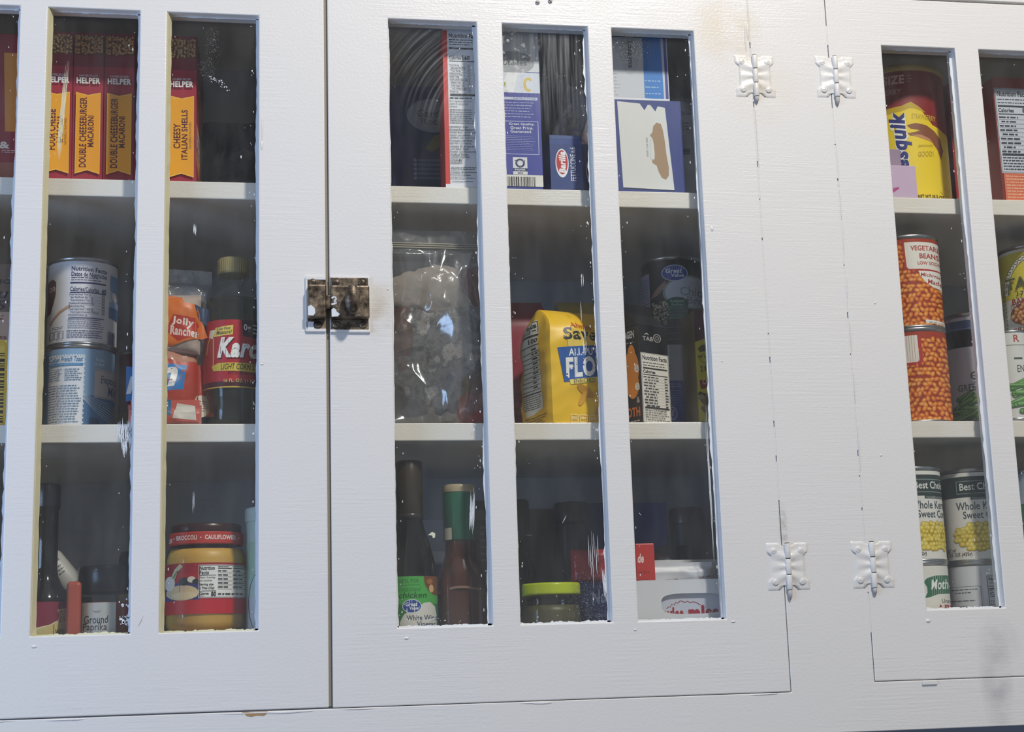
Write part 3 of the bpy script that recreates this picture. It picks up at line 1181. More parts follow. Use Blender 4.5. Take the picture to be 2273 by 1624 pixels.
for x, z, a in ((.3361, .7585, .2), (.3513, .7609, .9)):
    q = B()
    q.lathe([(.0028, -.0004), (.0027, .0007), (.0001, .0009)], 'slot_grey', 16, xf=Matrix.Translation((x, 0, z)) @ Matrix.Rotation(math.pi / 2, 4, 'X'))
    q.box(-.0022, .0022, -.0012, -.0008, -.0003, .0003, 'crack', 0, 1, Matrix.Translation((x, 0, z)) @ Matrix.Rotation(a, 4, 'Y'))
    q.make('screw', D2)

LZ0, LZ1 = 0.3625, 0.4225
# keeper on the first door
b = B()
b.box(0.0650, 0.0863, -.0022, 0, LZ0, LZ1, 'brass', .0006, 2)
b.box(0.0662, 0.0863, -.0115, -.001, .3745, .4125, 'brass', .0022, 3)
b.box(0.0640, 0.0665, -.0024, 0, LZ0 - .001, LZ1 + .001, 'white_paint', .0006, 2)
b.box(0.0650, 0.0863, -.0026, 0, LZ1 - .003, LZ1 + .0015, 'white_paint', .0006, 2)
b.box(0.0650, 0.0863, -.0026, 0, LZ0 - .0015, LZ0 + .002, 'white_paint', .0006, 2)
b.poly([(.0664, -.01165, .3772), (.0664, -.01165, .3875), (.0700, -.01165, .3888), (.0738, -.01165, .3850), (.0742, -.01165, .3800), (.0722, -.01165, .3770)], 'fleck')
b.poly([(.0652, -.0024, .3640), (.0652, -.0024, .3722), (.0730, -.0024, .3722), (.0725, -.0024, .368), (.0738, -.0024, .3640)], 'fleck')
b.make('latch_keeper', D1)
screw(D1, .0720, .4165, -.0022, 'brass', .8)
screw(D1, .0775, .3685, -.0022, 'brass', -.3)
# case on the second door
b = B()
b.box(0.0915, 0.1335, -.0022, 0, LZ0, LZ1, 'brass', .0006, 2)
b.box(0.0915, 0.1335, -.0115, -.001, .3745, .4120, 'brass', .0022, 3)
b.box(0.0905, 0.1350, -.0026, 0, LZ0 - .0022, LZ0 + .0012, 'white_paint', .0008, 2)
b.box(0.0910, 0.1350, -.0020, 0, LZ1 - .0008, LZ1 + .0016, 'white_paint', .0006, 2)
b.box(0.1325, 0.1350, -.0022, 0, LZ0, LZ1, 'white_paint', .0006, 2)
b.poly([(.0920, -.01165, .3758), (.0918, -.01165, .3838), (.0942, -.01165, .3858), (.0965, -.01165, .3840), (.0975, -.01165, .3815), (.1012, -.01165, .3790), (.0985, -.01165, .3762)], 'fleck')
for l, t in (((.0920, .3965), (.0950, .3985)), ((.0950, .3985), (.0972, .3960)), ((.0972, .3960), (.0950, .3935)), ((.0950, .3935), (.0975, .3912)), ((.0975, .3912), (.0918, .3895))):
    dx, dz = t[0] - l[0], t[1] - l[1]
    L = math.hypot(dx, dz)
    nx, nz = -dz / L * .0009, dx / L * .0009
    b.poly([(l[0] - nx, -.01165, l[1] - nz), (t[0] - nx, -.01165, t[1] - nz), (t[0] + nx, -.01165, t[1] + nz), (l[0] + nx, -.01165, l[1] + nz)], 'fleck')
b.make('latch_case', D2)
b = B()
b.box(0.0845, 0.0920, -.0085, -.003, .3850, .4010, 'brass', .001, 2)
b.make('latch_bolt', D2)
for x, z, a in ((.0975, .4165, .1), (.1265, .4168, 1.2), (.0975, .3688, .9), (.1270, .3690, -.5)):
    screw(D2, x, z, -.0022, 'brass', a)
b = B()
mk = Matrix.Translation((.1140, -.0115, .3935)) @ Matrix.Rotation(math.pi / 2, 4, 'X')
b.lathe([(.0052, -.001), (.0040, .004), (.0036, .008)], 'brass', 20, xf=mk)
t = bmesh.new()
bmesh.ops.create_uvsphere(t, u_segments=28, v_segments=16, radius=1)
for v in t.verts:
    v.co = Vector((.1140 + v.co.x * .0084, -.0225 + v.co.y * .0060, .3935 + v.co.z * .0172))
b.merge(t, 'brass', True)
b.make('latch_knob', D2)

# ================================================================== upper shelf, first bay
def helper_art(px, line1, line2, small=None, head='HELPER', t1=None, t2=None, lean=0.0):
    """tall dinner-kit spine: macaroni band, white heading, orange ribbon with upright lettering"""
    l, t, r, b = px
    W = r - l
    X = lambda q: l + q * W
    c = Canvas(px, .0335, .189, lean=lean)
    c.rect(l, t, r, b, '#a5243a')
    c.rect(l, t, r, t + 75, '#7d1a2c')  # darker red paints in the shade on the upper spine
    rnd = random.Random(int(l))
    c.rect(l + 2, t + 6, r - 2, t + 48, '#6a4024')
    for row in range(6):
        for k in range(9):
            x, y = X((k + rnd.uniform(.2, .8)) / 9), t + 10 + row * 7 + rnd.uniform(-3, 3)
            rx, ry, a = rnd.uniform(3.5, 6), rnd.uniform(2.4, 3.6), rnd.uniform(0, 3)
            c.ell(min(max(x, l + 5), r - 5), y, rx, ry, '#8a5a34', 12, a)
            c.ell(min(max(x, l + 5), r - 5), y - .6, rx * .75, ry * .62, '#c99a63', 10, a)
            if k % 3 == 0:
                c.ell(min(max(x, l + 5), r - 5), y - .3, rx * .35, ry * .3, '#5e371c', 8, a)
    c.text('HAMBURGER', X(.20), t + 94, X(.82), t + 99, '#d8c6c6', bold=.01)
    c.text(head, X(.11), t + 101, X(.90), t + 114, '#f4f0ea', bold=.04)
    top, bot = t + 133, t + 310
    c.poly([(X(.10), top), (X(.10), bot), (X(.5), bot - 8), (X(.92), bot), (X(.92), top), (X(.5), top + 6)], '#f6c24a')
    c.poly([(X(.12), top + 2), (X(.12), bot - 3), (X(.5), bot - 10), (X(.90), bot - 3), (X(.90), top + 2), (X(.5), top + 8)], '#f5a71e')
    y0, y1 = t1 or (222, 374)
    c.text(line1, X(.23), y0, X(.47), y1, '#5a1420', bold=.03, rot=1)
    y0, y1 = t2 or (262, 330)
    c.text(line2, X(.50), y0, X(.71), y1, '#5a1420', bold=.03, rot=1)
    if small:
        c.text(small, X(.76), t + 190, X(.83), t + 248, '#5a1420', rot=1)
    return c

def kit_front():
    c = Canvas((0, 0, 130, 175), .130, .189)
    c.rect(0, 0, 130, 175, '#a5243a')
    c.rect(0, 0, 130, 38, '#7d1a2c')  # same painted shade along the top of the side panel
    c.poly([(4, 96), (4, 138), (126, 160), (126, 92)], '#e8952a')
    c.poly([(6, 100), (6, 124), (70, 132), (70, 98)], '#e9dcc8')
    c.text('ITALIAN', 8, 102, 60, 112, '#6d1526', bold=.03)
    c.text('SHELLS', 8, 115, 60, 127, '#6d1526', bold=.03)
    c.ell(64, 66, 40, 24, '#d8a058')
    c.ell(64, 64, 33, 18, '#c27a34')
    return c

GK = 'pasta dinner kits in red cartons'
carton('pasta_kit_carton', 'red lasagna dinner kit carton under the long scrape of dried putty', 'box', -0.2142, .070, Z1, .0335, .130, .189, '#8c1f30',
       [('front', helper_art((93, 78, 159, 420), 'FOUR CHEESE', 'LASAGNA', 'NATURALLY FLAVORED', t1=(250, 338), t2=(263, 322), lean=-3))], group=GK)
c1 = carton('pasta_kit_carton', 'red cheeseburger macaroni carton squeezed between two matching dinner kits', 'box', -0.1797, .070, Z1, .0335, .130, .189, '#8c1f30',
            [('front', helper_art((160, 78, 227, 420), 'DOUBLE CHEESEBURGER', 'MACARONI', lean=-2))], group=GK)
c2 = copy_thing(c1, 'red cheeseburger macaroni carton at the stile end of the row of three', (-0.1446, .070 + .065, Z1), GK, -.008)
carton('pasta_kit_carton', 'red italian shells dinner kit carton standing alone beside a dark gap', 'box', -0.0728, .070, Z1, .0345, .130, .189, '#8c1f30',
       [('front', helper_art((372, 82, 440, 421), 'CHEESY', 'ITALIAN SHELLS', 'NATURALLY FLAVORED', t1=(276, 330), t2=(246, 354), lean=-2)),
        ('right', kit_front())], -.03, GK)
c = Canvas((0, 66, 52, 396), .050, .172)
c.rect(0, 66, 52, 396, '#8f2130').poly([(26, 95), (30, 275), (52, 275), (52, 95)], '#d98a2c')
c.text('&', 24, 298, 36, 314, '#e8dcd0', .04).micro(27, 316, 50, 324, 2, '#d8c6c6', 3)
c.rect(14, 345, 52, 396, '#9a5a4a')
carton('snack_carton', 'dark red carton with an orange stripe, cut off by the picture edge', 'box', -0.2720, .060, Z1, .050, .13, .180, '#8f2130', [('front', c)])
b = B()
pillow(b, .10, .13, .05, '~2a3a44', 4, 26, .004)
tag(b.make('packet', None, (-.012, .20, Z1)), 'dark slate packet deep in the shade behind the italian shells carton', 'packet')

# ================================================================== middle shelf, first bay
c = Canvas((-30, 600, 28, 937), .062, .182)
c.rect(-30, 600, 28, 937, '#6e5848').rect(-30, 700, 28, 758, '#b89884').rect(-30, 758, 28, 937, '#e0b53a')
c.text('SMO', 0, 632, 22, 642, '#2c2420', .03).text('Su', -2, 650, 20, 672, '#2c2420', .01, .3).text('S', 5, 676, 20, 696, '#2c2420', .01, .3)
c.micro(-10, 705, 20, 725, 3, '#7a3a34', 5).text('Facts', 0, 748, 19, 757, '#6a2a24', .02)
c.rect(-4, 770, 18, 930, '#ecc650').barcode(4, 785, 18, 925, '#2c2418', 4, True)
carton('sugar_box', 'brown and yellow box with an upright barcode, cut off by the picture edge', 'box', -0.279, .050, Z2, .062, .05, .182, '#7a6244', [('front', c)])

R1, H1 = .0398, .1025
c = Canvas((104, 575, 263, 765), 0, H1 - .0098, cyl=R1 - .001)
c.rect(104, 575, 262.9, 765, '#e9e8ec')
c.poly([(104, 608), (104, 690), (112, 686), (119, 660), (123, 640), (123, 612), (116, 604)], '#6d2a2e')
c.text('on', 108, 622, 121, 634, '#e6d8d8', .01)
c.line([(112, 712), (120, 700), (134, 685), (156, 672)], 6, '#c9a78a')
c.line([(112, 716), (120, 704), (134, 689), (156, 676)], 1.2, '#8d6a52')
INK = '#2f3566'
c.text('Nutrition Facts', 157, 578, 237, 589, INK, .03, skew=-3)
c.text('Datos de Nutrición', 157, 591, 237, 602, INK, .025, skew=-3)
c.micro(157, 603, 236, 614, 2, INK, 2)
c.rect(155, 616, 235, 620, INK)
c.text('Calories/Calorías', 155, 627, 220, 638, INK, .02, skew=-2).text('40', 225, 629, 236, 641, INK, .035)
c.rect(155, 640, 235, 642.5, INK)
for k, (y, tx, ind) in enumerate(((648, 'Total Fat/Grasa Total 2g', 0), (655, 'Sat. Fat/Grasa Sat. 1.5g', 4), (662, 'Trans Fat/Grasa Trans 0g', 4), (669, 'Cholesterol/Colesterol 10mg', 0),
                                  (676, 'Sodium/Sodio 30mg', 0), (683, 'Total Carb./Carb. Total 3g', 0), (690, 'Total Sugars/Azúcares Total 3g', 4), (697, 'Protein/Proteínas 2g', 0))):
    c.text(tx, 153 + ind, y - 4, 153 + ind + len(tx) * 2.05, y + 1.2, INK, .012)
    c.rect(153, y + 2.2, 233, y + 2.5, INK)
    if k < 7:
        c.text('2%', 226, y - 4, 233, y + .8, INK, .01)
c.rect(153, 701, 232, 703, INK)
c.micro(152, 704, 231, 728, 5, INK, 6, .4, .1).micro(150, 730, 231, 750, 4, INK, 8, .5, .15)
c.micro(118, 720, 144, 728, 2, INK, 9)
for k in range(3):
    c.frame(112 + k * 11, 732, 121 + k * 11, 751, 1, INK)
c.rect(245, 592, 262, 628, '#7fa6d0').rect(244, 655, 262, 668, '#8fb0d4').rect(243, 668, 262, 695, '#3d639c')
c.ring(254, 640, 9, 13, 1.2, '#6f8db8').barcode(240, 728, 256, 758, INK, 5)
ev_top = can('evaporated_milk_can', 'white milk can with blue nutrition panel, topmost of the two-can stack', 'can', -.1870, .135, Z2 + H1 - .0008, R1, H1, c, '#e9e8ec', 'stacked milk cans')

c = Canvas((95, 775, 258, 965), 0, H1 - .0098, cyl=R1 - .001)
c.rect(95, 775, 257.9, 965, '#8fb4d4').rect(184, 875, 257.9, 965, '#4f7fae').rect(95, 775, 107, 965, '#6f9cc6')
c.poly([(106, 782), (106, 965), (184, 965), (187, 782)], '#e8ebee')
for k in range(16):
    c.ell(187 - k * .15, 785 + k * 11, 2.2, 2.2, '#e8ebee', 8)
for k in range(14):
    c.ell(108 + k * 6, 782, 2.2, 2.2, '#e8ebee', 8)
c.text('Cuban French Toast', 108, 785, 184, 797, '#3d86b8', .012, .35, skew=1)
c.rect(108, 800, 184, 806, '#2f86bc').micro(110, 801.5, 182, 804.5, 1, '#cfe2f0', 3)
c.micro(107, 812, 138, 842, 6, '#5c7f9c', 4).micro(143, 812, 182, 842, 6, '#5c7f9c', 5).micro(107, 850, 182, 940, 15, '#5c7f9c', 6, .45, .2)
c.text('Recipe', 212, 786, 232, 796, '#dbe8f2', .015, .3).text('on Back', 210, 796, 232, 804, '#dbe8f2', .015, .3)
c.rect(210, 812, 257.9, 880, '#c9c3c2')
c.micro(212, 814, 257, 816, 1, '#6b7f90', 4, .9, 0).micro(212, 876, 257, 878, 1, '#6b7f90', 5, .9, 0)
c.text('Evaporated', 224, 826, 276, 850, '#34557e', .015, .25).text('Milk', 240, 850, 266, 872, '#34557e', .015, .25)
c.rect(224, 884, 257.9, 894, '#3a78b2')
for k in range(7):
    c.line([(186, 872 + k * 2), (215, 884 + k * 5), (257, 900 + k * 9)], 1.0, '#c7dcec')
c.frame(200, 928, 222, 945, 1.5, '#27405f').text('non', 203, 932, 219, 941, '#27405f', .03)
ev_bot = can('evaporated_milk_can', 'light blue milk can with a recipe panel, under the white can', 'can', -.1885, .135, Z2, R1, H1, c, '#8fb4d4', 'stacked milk cans')
can('tall_can', 'dark red can half hidden behind the stacked milk cans', 'can', -.1180, .215, Z2, .034, .115,
    Canvas((0, 0, 100, 100), 0, .1, cyl=.033).rect(0.1, 0, 99.9, 60, '#6d2028').rect(0.1, 60, 99.9, 100, '#9a8a38'), '#6d2028')
can('jar_can', 'narrow brown can beside the putty edge, behind the stacked milk cans', 'can', -.2530, .095, Z2, .026, .10, None, '#7c4a40')

# candy bags
def candy_bag(name, label, x, y, z, w, h, d, film, seed, paint, rz=0.0, tilt=0.0, grp='bags of candy'):
    t = thing(name, label, 'candy bag', (x, y, z), rz, grp)
    b = B()
    f = pillow(b, w, h, d, film, seed, 34, .0020, 30, 34, 3, 3, .006)
    if paint:
        paint.lay(b, f, .003, .003, 4e-5, 7e-4, True)
    o = b.make('film_pouch', t)
    o.rotation_euler = (tilt, 0, 0)
    return t
c = Canvas((0, 0, 100, 100), .10, .085)
c.poly([(2, 35), (10, 96), (98, 96), (98, 22), (60, 30), (30, 20)], '#b5402e')
c.poly([(2, 30), (2, 78), (62, 66), (66, 34)], '#2f7fc4')
c.text('m', 2, 44, 28, 68, '#f2f0ec', .04, .3, skew=4).text('n', 32, 40, 56, 66, '#f2f0ec', .04, .3, skew=4)
c.rect(4, 82, 60, 90, '#c4523c').ell(84, 82, 9, 15, '#e3d9c6').micro(78, 74, 90, 90, 5, '#8a3a2c', 4)
candy_bag('candy_bag', 'orange-red candy bag with blue band, lying low beside the syrup bottle', -.0825, .060, Z2 + .010, .060, .085, .040, '~b9856f', 11, c, .15, -.12)
c = Canvas((0, 0, 100, 100), .085, .075)
c.poly([(16, 20), (6, 70), (50, 92), (96, 74), (82, 26)], '#d9722a')
c.poly([(28, 4), (22, 22), (72, 32), (60, 10)], '#d9722a')
c.poly([(54, 44), (44, 68), (60, 84), (90, 72), (82, 48)], '#b8321f')
c.text('Jolly', 52, 46, 80, 60, '#f0dcd2', .04, .1, skew=-5).text('Rancher', 50, 60, 86, 74, '#f0dcd2', .04, .1, skew=-5)
c.poly([(80, 26), (98, 30), (98, 58), (86, 50)], '#3a4a6a')
candy_bag('candy_bag', 'orange candy bag with a red badge, resting on the blue-banded bag', -.0815, .060, Z2 + .082, .062, .070, .032, '~b7a79c', 12, c, -.1, -.08)
c = Canvas((0, 0, 100, 100), .08, .03)
c.rect(4, 8, 96, 92, '#c95f52').poly([(14, 10), (14, 60), (58, 70), (58, 6)], '#2d6d9a')
c.text('TOTS', 18, 14, 54, 34, '#e6eef2', .04).micro(18, 40, 54, 60, 2, '#e6eef2', 5).poly([(66, 20), (60, 80), (92, 86), (90, 30)], '#d8d2c8')
candy_bag('candy_bag', 'small red candy packet with a blue label at the very front of the shelf', -.0870, .0375, Z2, .078, .022, .010, '~c07a70', 13, c, 0, -.05)
t = thing('candy_bag', 'tall limp clear bag leaning up behind the orange candy bag', 'candy bag', (-.082, .135, Z2), .2, 'bags of candy')
b = B()
pillow(b, .085, .20, .040, 'candy_film', 14, 34, .006, 30, 44, 3, 3, .02)
b.make('film_pouch', t)
b = B(); pillow(b, .07, .10, .03, '~6a4038', 15, 40, .004)
b.make('candy_filling', t, (0, .0, .004))

# corn syrup bottle
def syrup_bottle():
    t = thing('syrup_bottle', 'clear corn syrup bottle with red label and tan cap', 'bottle', (-.0145, .075, Z2))
    R = .0335
    b = B()
    b.lathe([(.004, .0015), (R * .8, 0), (R * .96, .003), (R * .985, .010), (R * .985, .030), (R * .955, .038), (R * .985, .0405), (R, .044), (R, .121), (R * 1.01, .1235), (R * .99, .128), (R * .97, .133),
             (R * 1.0, .141), (R * .985, .149), (R * .90, .157), (R * .76, .164), (R * .60, .169), (R * .50, .172), (R * .47, .175), (.0185, .1755), (.0185, .1775), (.0155, .178), (.0150, .1850)], 'syrup', 64)
    b.make('bottle_body', t)
    q = B()
    q.lathe([(R * .80, .004), (R * .93, .012), (R * .93, .036), (R * .94, .046), (R * .94, .120), (R * .92, .133), (R * .94, .141), (R * .93, .1475), (.001, .1477)], 'syrup_in', 48)
    q.make('syrup_fill', t)
    a = to_cam(-.0145, .075)
    c = Canvas((449, 710, 585, 860), 0, .0775, cyl=R + .0004)
    c.rect(449.1, 711, 584.9, 846, '#b5262e').rect(449.1, 846, 584.9, 860, '#4c1418')
    c.rect(449.1, 857.5, 584.9, 860, '#d8b24a')
    c.poly([(536, 711), (538, 747), (584, 752), (584, 711)], '#2c1518').text('0g', 540, 720, 556, 738, '#e8e0d8', .02)
    c.micro(560, 716, 584, 742, 3, '#e8e0d8', 5, .6)
    c.poly([(478, 728), (474, 748), (516, 744), (517, 723)], '#e6cf62').text('Cup Easy', 481, 728, 512, 736, '#4a3418', .02, .2, skew=2).text('Measure!', 480, 735, 514, 744, '#4a3418', .02, .2, skew=2)
    c.poly([(466, 732), (464, 748), (472, 752), (478, 732)], '#ece6d6')
    c.line([(467, 748), (462, 760), (459, 785)], 2.5, '#d9a63c').line([(474, 750), (474, 812), (486, 812)], 2.5, '#d9b24a')
    c.text('Karo', 484, 752, 578, 798, '#5c1218', .05, .28).text('Karo', 482, 750, 576, 795, '#f6f2ea', .045, .28)
    c.poly([(470, 812), (474, 823), (584, 826), (584, 806), (484, 806)], '#d9bf4a')
    c.text('LIGHT CORN SYRUP', 490, 808, 590, 821, '#3a2014', .015, .2).text('WITH REAL VANILLA', 506, 825, 585, 832, '#5c1216', .01, .1)
    c.text('16 FL. OZ. (1 PT.) 473mL', 497, 838 + 3, 600, 851, '#d8c878', .01)
    l = B()
    c.lay(l, cyl_map(R + .0004, a, .0425), .003, 0, smooth=True)
    l.make('paper_label', t, normals=False)
    k = B()
    prof = [(.0170, .1778), (.0178, .1786), (.0178, .1950), (.0165, .1968), (.0001, .1972)]
    k.lathe(prof, '=9c9068', 60)
    for i in range(40):
        an = 6.283 * i / 40
        k.box(-.0004, .0004, -.0003, .0006, .180, .194, '=b6a878', 0, 1, Matrix.Rotation(an, 4, 'Z') @ Matrix.Translation((0, -.0178, 0)))
    k.make('screw_cap', t)
syrup_bottle()

# ================================================================== cupboard floor, first bay
t = thing('sauce_bottle', 'tall dark glass sauce bottle at the putty edge with red and cream label', 'bottle', (-.214, .082, Z3))
b = B()
b.lathe([(.004, .001), (.026, 0), (.029, .003), (.029, .088), (.027, .096), (.019, .108), (.0140, .118), (.0125, .128), (.0125, .190), (.0138, .191), (.0138, .214), (.0125, .2155), (.0001, .2157)], 'dark_glass', 48)
b.make('bottle_body', t)
c = Canvas((34, 1335, 160, 1440), 0, .0495, cyl=.0292)
c.rect(34.1, 1335, 159.9, 1440, '#d8c684').poly([(34.1, 1335), (34.1, 1408), (110, 1386), (124, 1378), (155.9, 1368), (155.9, 1335)], '#86203a')
c.line([(62.1, 1401), (110, 1387), (124, 1379), (155.9, 1369)], 1.6, '#efe6c8')
c.poly([(126, 1353), (130, 1364), (126, 1386), (155.9, 1378), (155.9, 1347)], '#efe0c0').poly([(128, 1355), (132, 1364), (129, 1383), (155.9, 1376), (155.9, 1350)], '#a5793c')
c.text('CHEF', 134, 1358, 156, 1368, '#f0e8d8', .02, skew=2).text('TI', 142, 1369, 152, 1376, '#f0e8d8', .02)
c.rect(118, 1386, 119.5, 1440, '#4a2a1c').text('WORCESTERSHIRE', 122, 1396, 190, 1410, '#3a2414', .04)
l = B(); c.lay(l, cyl_map(.0292, to_cam(-.214, .082), .0402), .003, smooth=True); l.make('paper_label', t, normals=False)
k = B(); k.lathe([(.0140, .192), (.0144, .193), (.0144, .216), (.0136, .218), (.0001, .2183)], '=17161a', 40); k.make('screw_cap', t)

t = thing('paprika_jar', 'big plastic spice jar of ground paprika with a broad black lid', 'jar', (-.1475, .075, Z3))
b = B(); b.lathe([(.004, .001), (.028, 0), (.0305, .003), (.0305, .082), (.030, .090), (.028, .096), (.028, .104)], 'clear', 56); b.make('jar_body', t)
b = B(); b.lathe([(.001, .002), (.0285, .003), (.0285, .080), (.028, .088), (.001, .089)], '#8a3a28', 48); b.make('spice_fill', t)
c = Canvas((174, 1335, 304, 1440), 0, .0494, cyl=.0308)
c.poly([(184, 1335), (184, 1440), (258, 1440), (258, 1335)], '#b9b7ad').poly([(205, 1351), (212, 1358), (222, 1358), (228, 1351), (222, 1354), (212, 1354)], '#8b8a7c')
c.text('Ground', 189, 1364, 241, 1382, '#2c2a28', .012).text('Paprika', 187, 1381, 239, 1402, '#2c2a28', .012)
l = B(); c.lay(l, cyl_map(.0308, to_cam(-.1475, .075), .0379), .003, smooth=True); l.make('paper_label', t, normals=False)
k = B(); k.lathe([(.0305, .098), (.0315, .099), (.0315, .124), (.0305, .1265), (.0285, .1270), (.0270, .1262), (.0001, .1262)], '=161518', 56)
k.box(-.012, .012, -.004, .012, .126, .1275, '=161518', .0005); k.make('flip_lid', t)

b = B()
b.box(-.0075, .0075, -.006, .006, 0, .110, '=b0503c', .004, 3)
tag(b.make('plastic_tub', None, (-.1795, .046, Z3), (0, 0, .05)), 'narrow red plastic holder wedged beside the ground paprika jar', 'holder')
t = thing('spice_bottle', 'small tipped spice bottle with white label and dark cap', 'bottle', (-.188, .115, .095), 0)
t.rotation_euler = (0, math.radians(-40), 0)
b = B(); b.lathe([(.001, 0), (.0145, .001), (.0150, .003), (.0150, .040), (.0120, .046), (.0120, .050)], '#b9b6ae', 32)
Canvas((0, 0, 100, 100), 0, .04, cyl=.0151).rect(20, 0, 80, 22, '#2c2a2c').micro(25, 30, 75, 60, 3, '#4a4848', 3).lay(b, cyl_map(.0151, -math.pi / 2, .001), .003, smooth=True)
b.make('bottle_body', t)
k = B(); k.lathe([(.0128, .050), (.0128, .066), (.0110, .068), (.0001, .068)], '=18171a', 28); k.make('screw_cap', t)
t = thing('spice_jar', 'jar holding up the tipped spice bottle, in the dark behind the red holder', 'jar', (-.187, .130, Z3))
b = B(); b.lathe([(.004, 0), (.021, .001), (.021, .078), (.016, .084), (.016, .088)], '#6a3a26', 32); b.make('jar_body', t)
k = B(); k.lathe([(.0185, .082), (.0185, .096), (.0175, .097), (.0001, .097)], '=1a191c', 32); k.make('screw_cap', t)
t = thing('spice_jar', 'round black-capped jar peeping over behind the paprika lid', 'jar', (-.127, .165, Z3))
b = B(); b.lathe([(.004, 0), (.020, .001), (.020, .108), (.014, .116)], '#54483c', 32); b.make('jar_body', t)
k = B(); k.lathe([(.0165, .112), (.0165, .142), (.014, .149), (.0001, .150)], '=18171a', 32); k.make('screw_cap', t)

# cheese dip jar standing on a flat tub
t = thing('storage_tub', 'low tub with a yellow lid beneath the yellow cheese dip jar', 'tub', (-.043, .085, Z3))
b = B(); b.lathe([(.001, 0), (.044, .001), (.049, .040), (.049, .046)], '=c9c4b2', 56); b.make('tub_body', t)
k = B(); k.lathe([(.0505, .042), (.0510, .043), (.0510, .0505), (.049, .052), (.001, .052)], '=c8a83a', 56); k.make('tub_lid', t)
t = thing('cheese_dip_jar', 'glass jar of yellow cheese dip with dark lid and red neck band', 'jar', (-.043, .083, Z3 + .0520))
R = .0445
b = B()
b.lathe([(.004, .001), (R * .84, 0), (R * .95, .003), (R * .98, .008), (R * .98, .081), (R * .95, .087), (R * .88, .0935), (R * .875, .096), (R * .875, .106)], 'clear', 72)
b.make('jar_body', t)
b = B()
b.lathe([(.001, .003), (R * .80, .003), (R * .93, .007), (R * .955, .012), (R * .955, .080), (R * .92, .086), (R * .86, .091), (.001, .0915)], '#e0ad4e', 64)
b.make('dip_fill', t)
a = to_cam(-.043, .083)
c = Canvas((365, 1246, 547, 1360), 0, .0545, cyl=R * .985)
c.rect(365.1, 1246, 546.9, 1268, '#a51f2e').rect(365.1, 1268, 546.9, 1330, '#b4202c').rect(365.1, 1330, 546.9, 1360, '#c61d26')
c.poly([(366, 1300), (366, 1330), (442, 1328), (448, 1318), (438, 1292), (400, 1288)], '#3a3f7c')
c.ell(404, 1312, 36, 17, '#e4cda4').ell(410, 1318, 28, 8, '#eedcb6')
c.ell(376, 1290, 12, 16, '#efe6d4').line([(383, 1280), (390, 1262), (402, 1250)], 9, '#c9cfae').line([(384, 1278), (394, 1262)], 3, '#6d8a4c')
c.ell(408, 1287, 12, 9, '#2a3434').ell(424, 1283, 9, 7, '#ece8de').ell(434, 1288, 8, 6, '#2a3434')
c.rect(440, 1251, 546.9, 1325, '#f2efe6').frame(441, 1252, 546, 1324, 1.2, '#141414')
K = '#141414'
c.text('Nutrition', 442, 1254, 475, 1263, K, .035).text('Facts', 442, 1264, 462, 1273, K, .035)
c.text('About 13 servings', 442, 1277, 476, 1283, K).text('per container', 442, 1284, 470, 1290, K)
c.text('Serving size', 442, 1292, 472, 1299, K, .03).text('2 Tbsp (33g)', 442, 1300, 474, 1307, K, .03)
c.rect(442, 1274, 478, 1275, K).rect(442, 1309, 478, 1310.2, K)
c.text('Calories', 442, 1312, 462, 1318, K, .03).micro(442, 1319, 455, 1322, 1, K, 2).text('80', 467, 1311, 478, 1322, K, .04)
for q, (x0, x1) in enumerate(((482, 512), (515, 545))):
    c.micro(x0, 1253, x1, 1257, 1, K, q).rect(x0, 1258, x1, 1260, K)
    for j in range(5):
        c.micro(x0, 1263 + j * 9, x1 - 6, 1267 + j * 9, 1, K, 10 + q * 5 + j, .9).rect(x0, 1269 + j * 9, x1, 1269.6 + j * 9, K)
c.micro(482, 1313, 545, 1320, 1, K, 30, .6)
l = B(); c.lay(l, cyl_map(R * .985, a, .0205), .003, smooth=True); l.make('paper_label', t, normals=False)
c = Canvas((372, 1178, 538, 1203), 0, .0115, cyl=R * .905)
c.rect(372.1, 1178, 537.9, 1203, '#c2392e')
c.text('VEGETABLES', 340, 1187, 380, 1197, '#f0e0d6', .03, skew=-2).text('BROCCOLI', 389, 1184, 434, 1195, '#f2e6dc', .035).text('CAULIFLOWER', 452, 1184, 521, 1195, '#f2e6dc', .035)
for x in (384, 443, 527):
    c.ell(x, 1190, 1.6, 1.6, '#f2e6dc', 8)
l = B()
l.lathe([(R * .86, .0955), (R * .905, .0960), (R * .905, .1085), (R * .88, .1090)], '#c2392e', 64, cap=False)
c.lay(l, cyl_map(R * .905, a, .0965), .003, smooth=True)
l.make('neck_band', t)
k = B(); k.lathe([(R * .84, .1075), (R * .86, .1082), (R * .86, .1170), (R * .83, .1185), (R * .80, .1180), (.001, .1176)], '=3a1c18', 64); k.make('jar_lid', t)
t = thing('canister', 'pale mint canister half hidden by the door stile beside the cheese dip jar', 'canister', (.031, .078, Z3))
c = Canvas((548, 1140, 660, 1400), 0, .176, cyl=.031)
c.rect(548.1, 1140, 659.9, 1400, '#bcd4cc').rect(548.1, 1270, 659.9, 1400, '#c9d4dc').ring(574, 1278, 20, 48, 1.5, '#26405c').rect(552, 1180, 566, 1240, '#a8cbb4').rect(556, 1372, 600, 1398, '#a88c74')
b = B(); b.lathe([(.001, 0), (.0305, .001), (.031, .003), (.031, .176), (.030, .178), (.001, .178)], '#c4d6d4', 48)
c.lay(b, cyl_map(.0311, to_cam(.031, .078), .001), .003, smooth=True); b.make('canister_body', t, normals=False)
k = B(); k.lathe([(.0315, .172), (.032, .174), (.032, .186), (.031, .188), (.001, .188)], '=c9d8d4', 48); k.make('canister_lid', t)

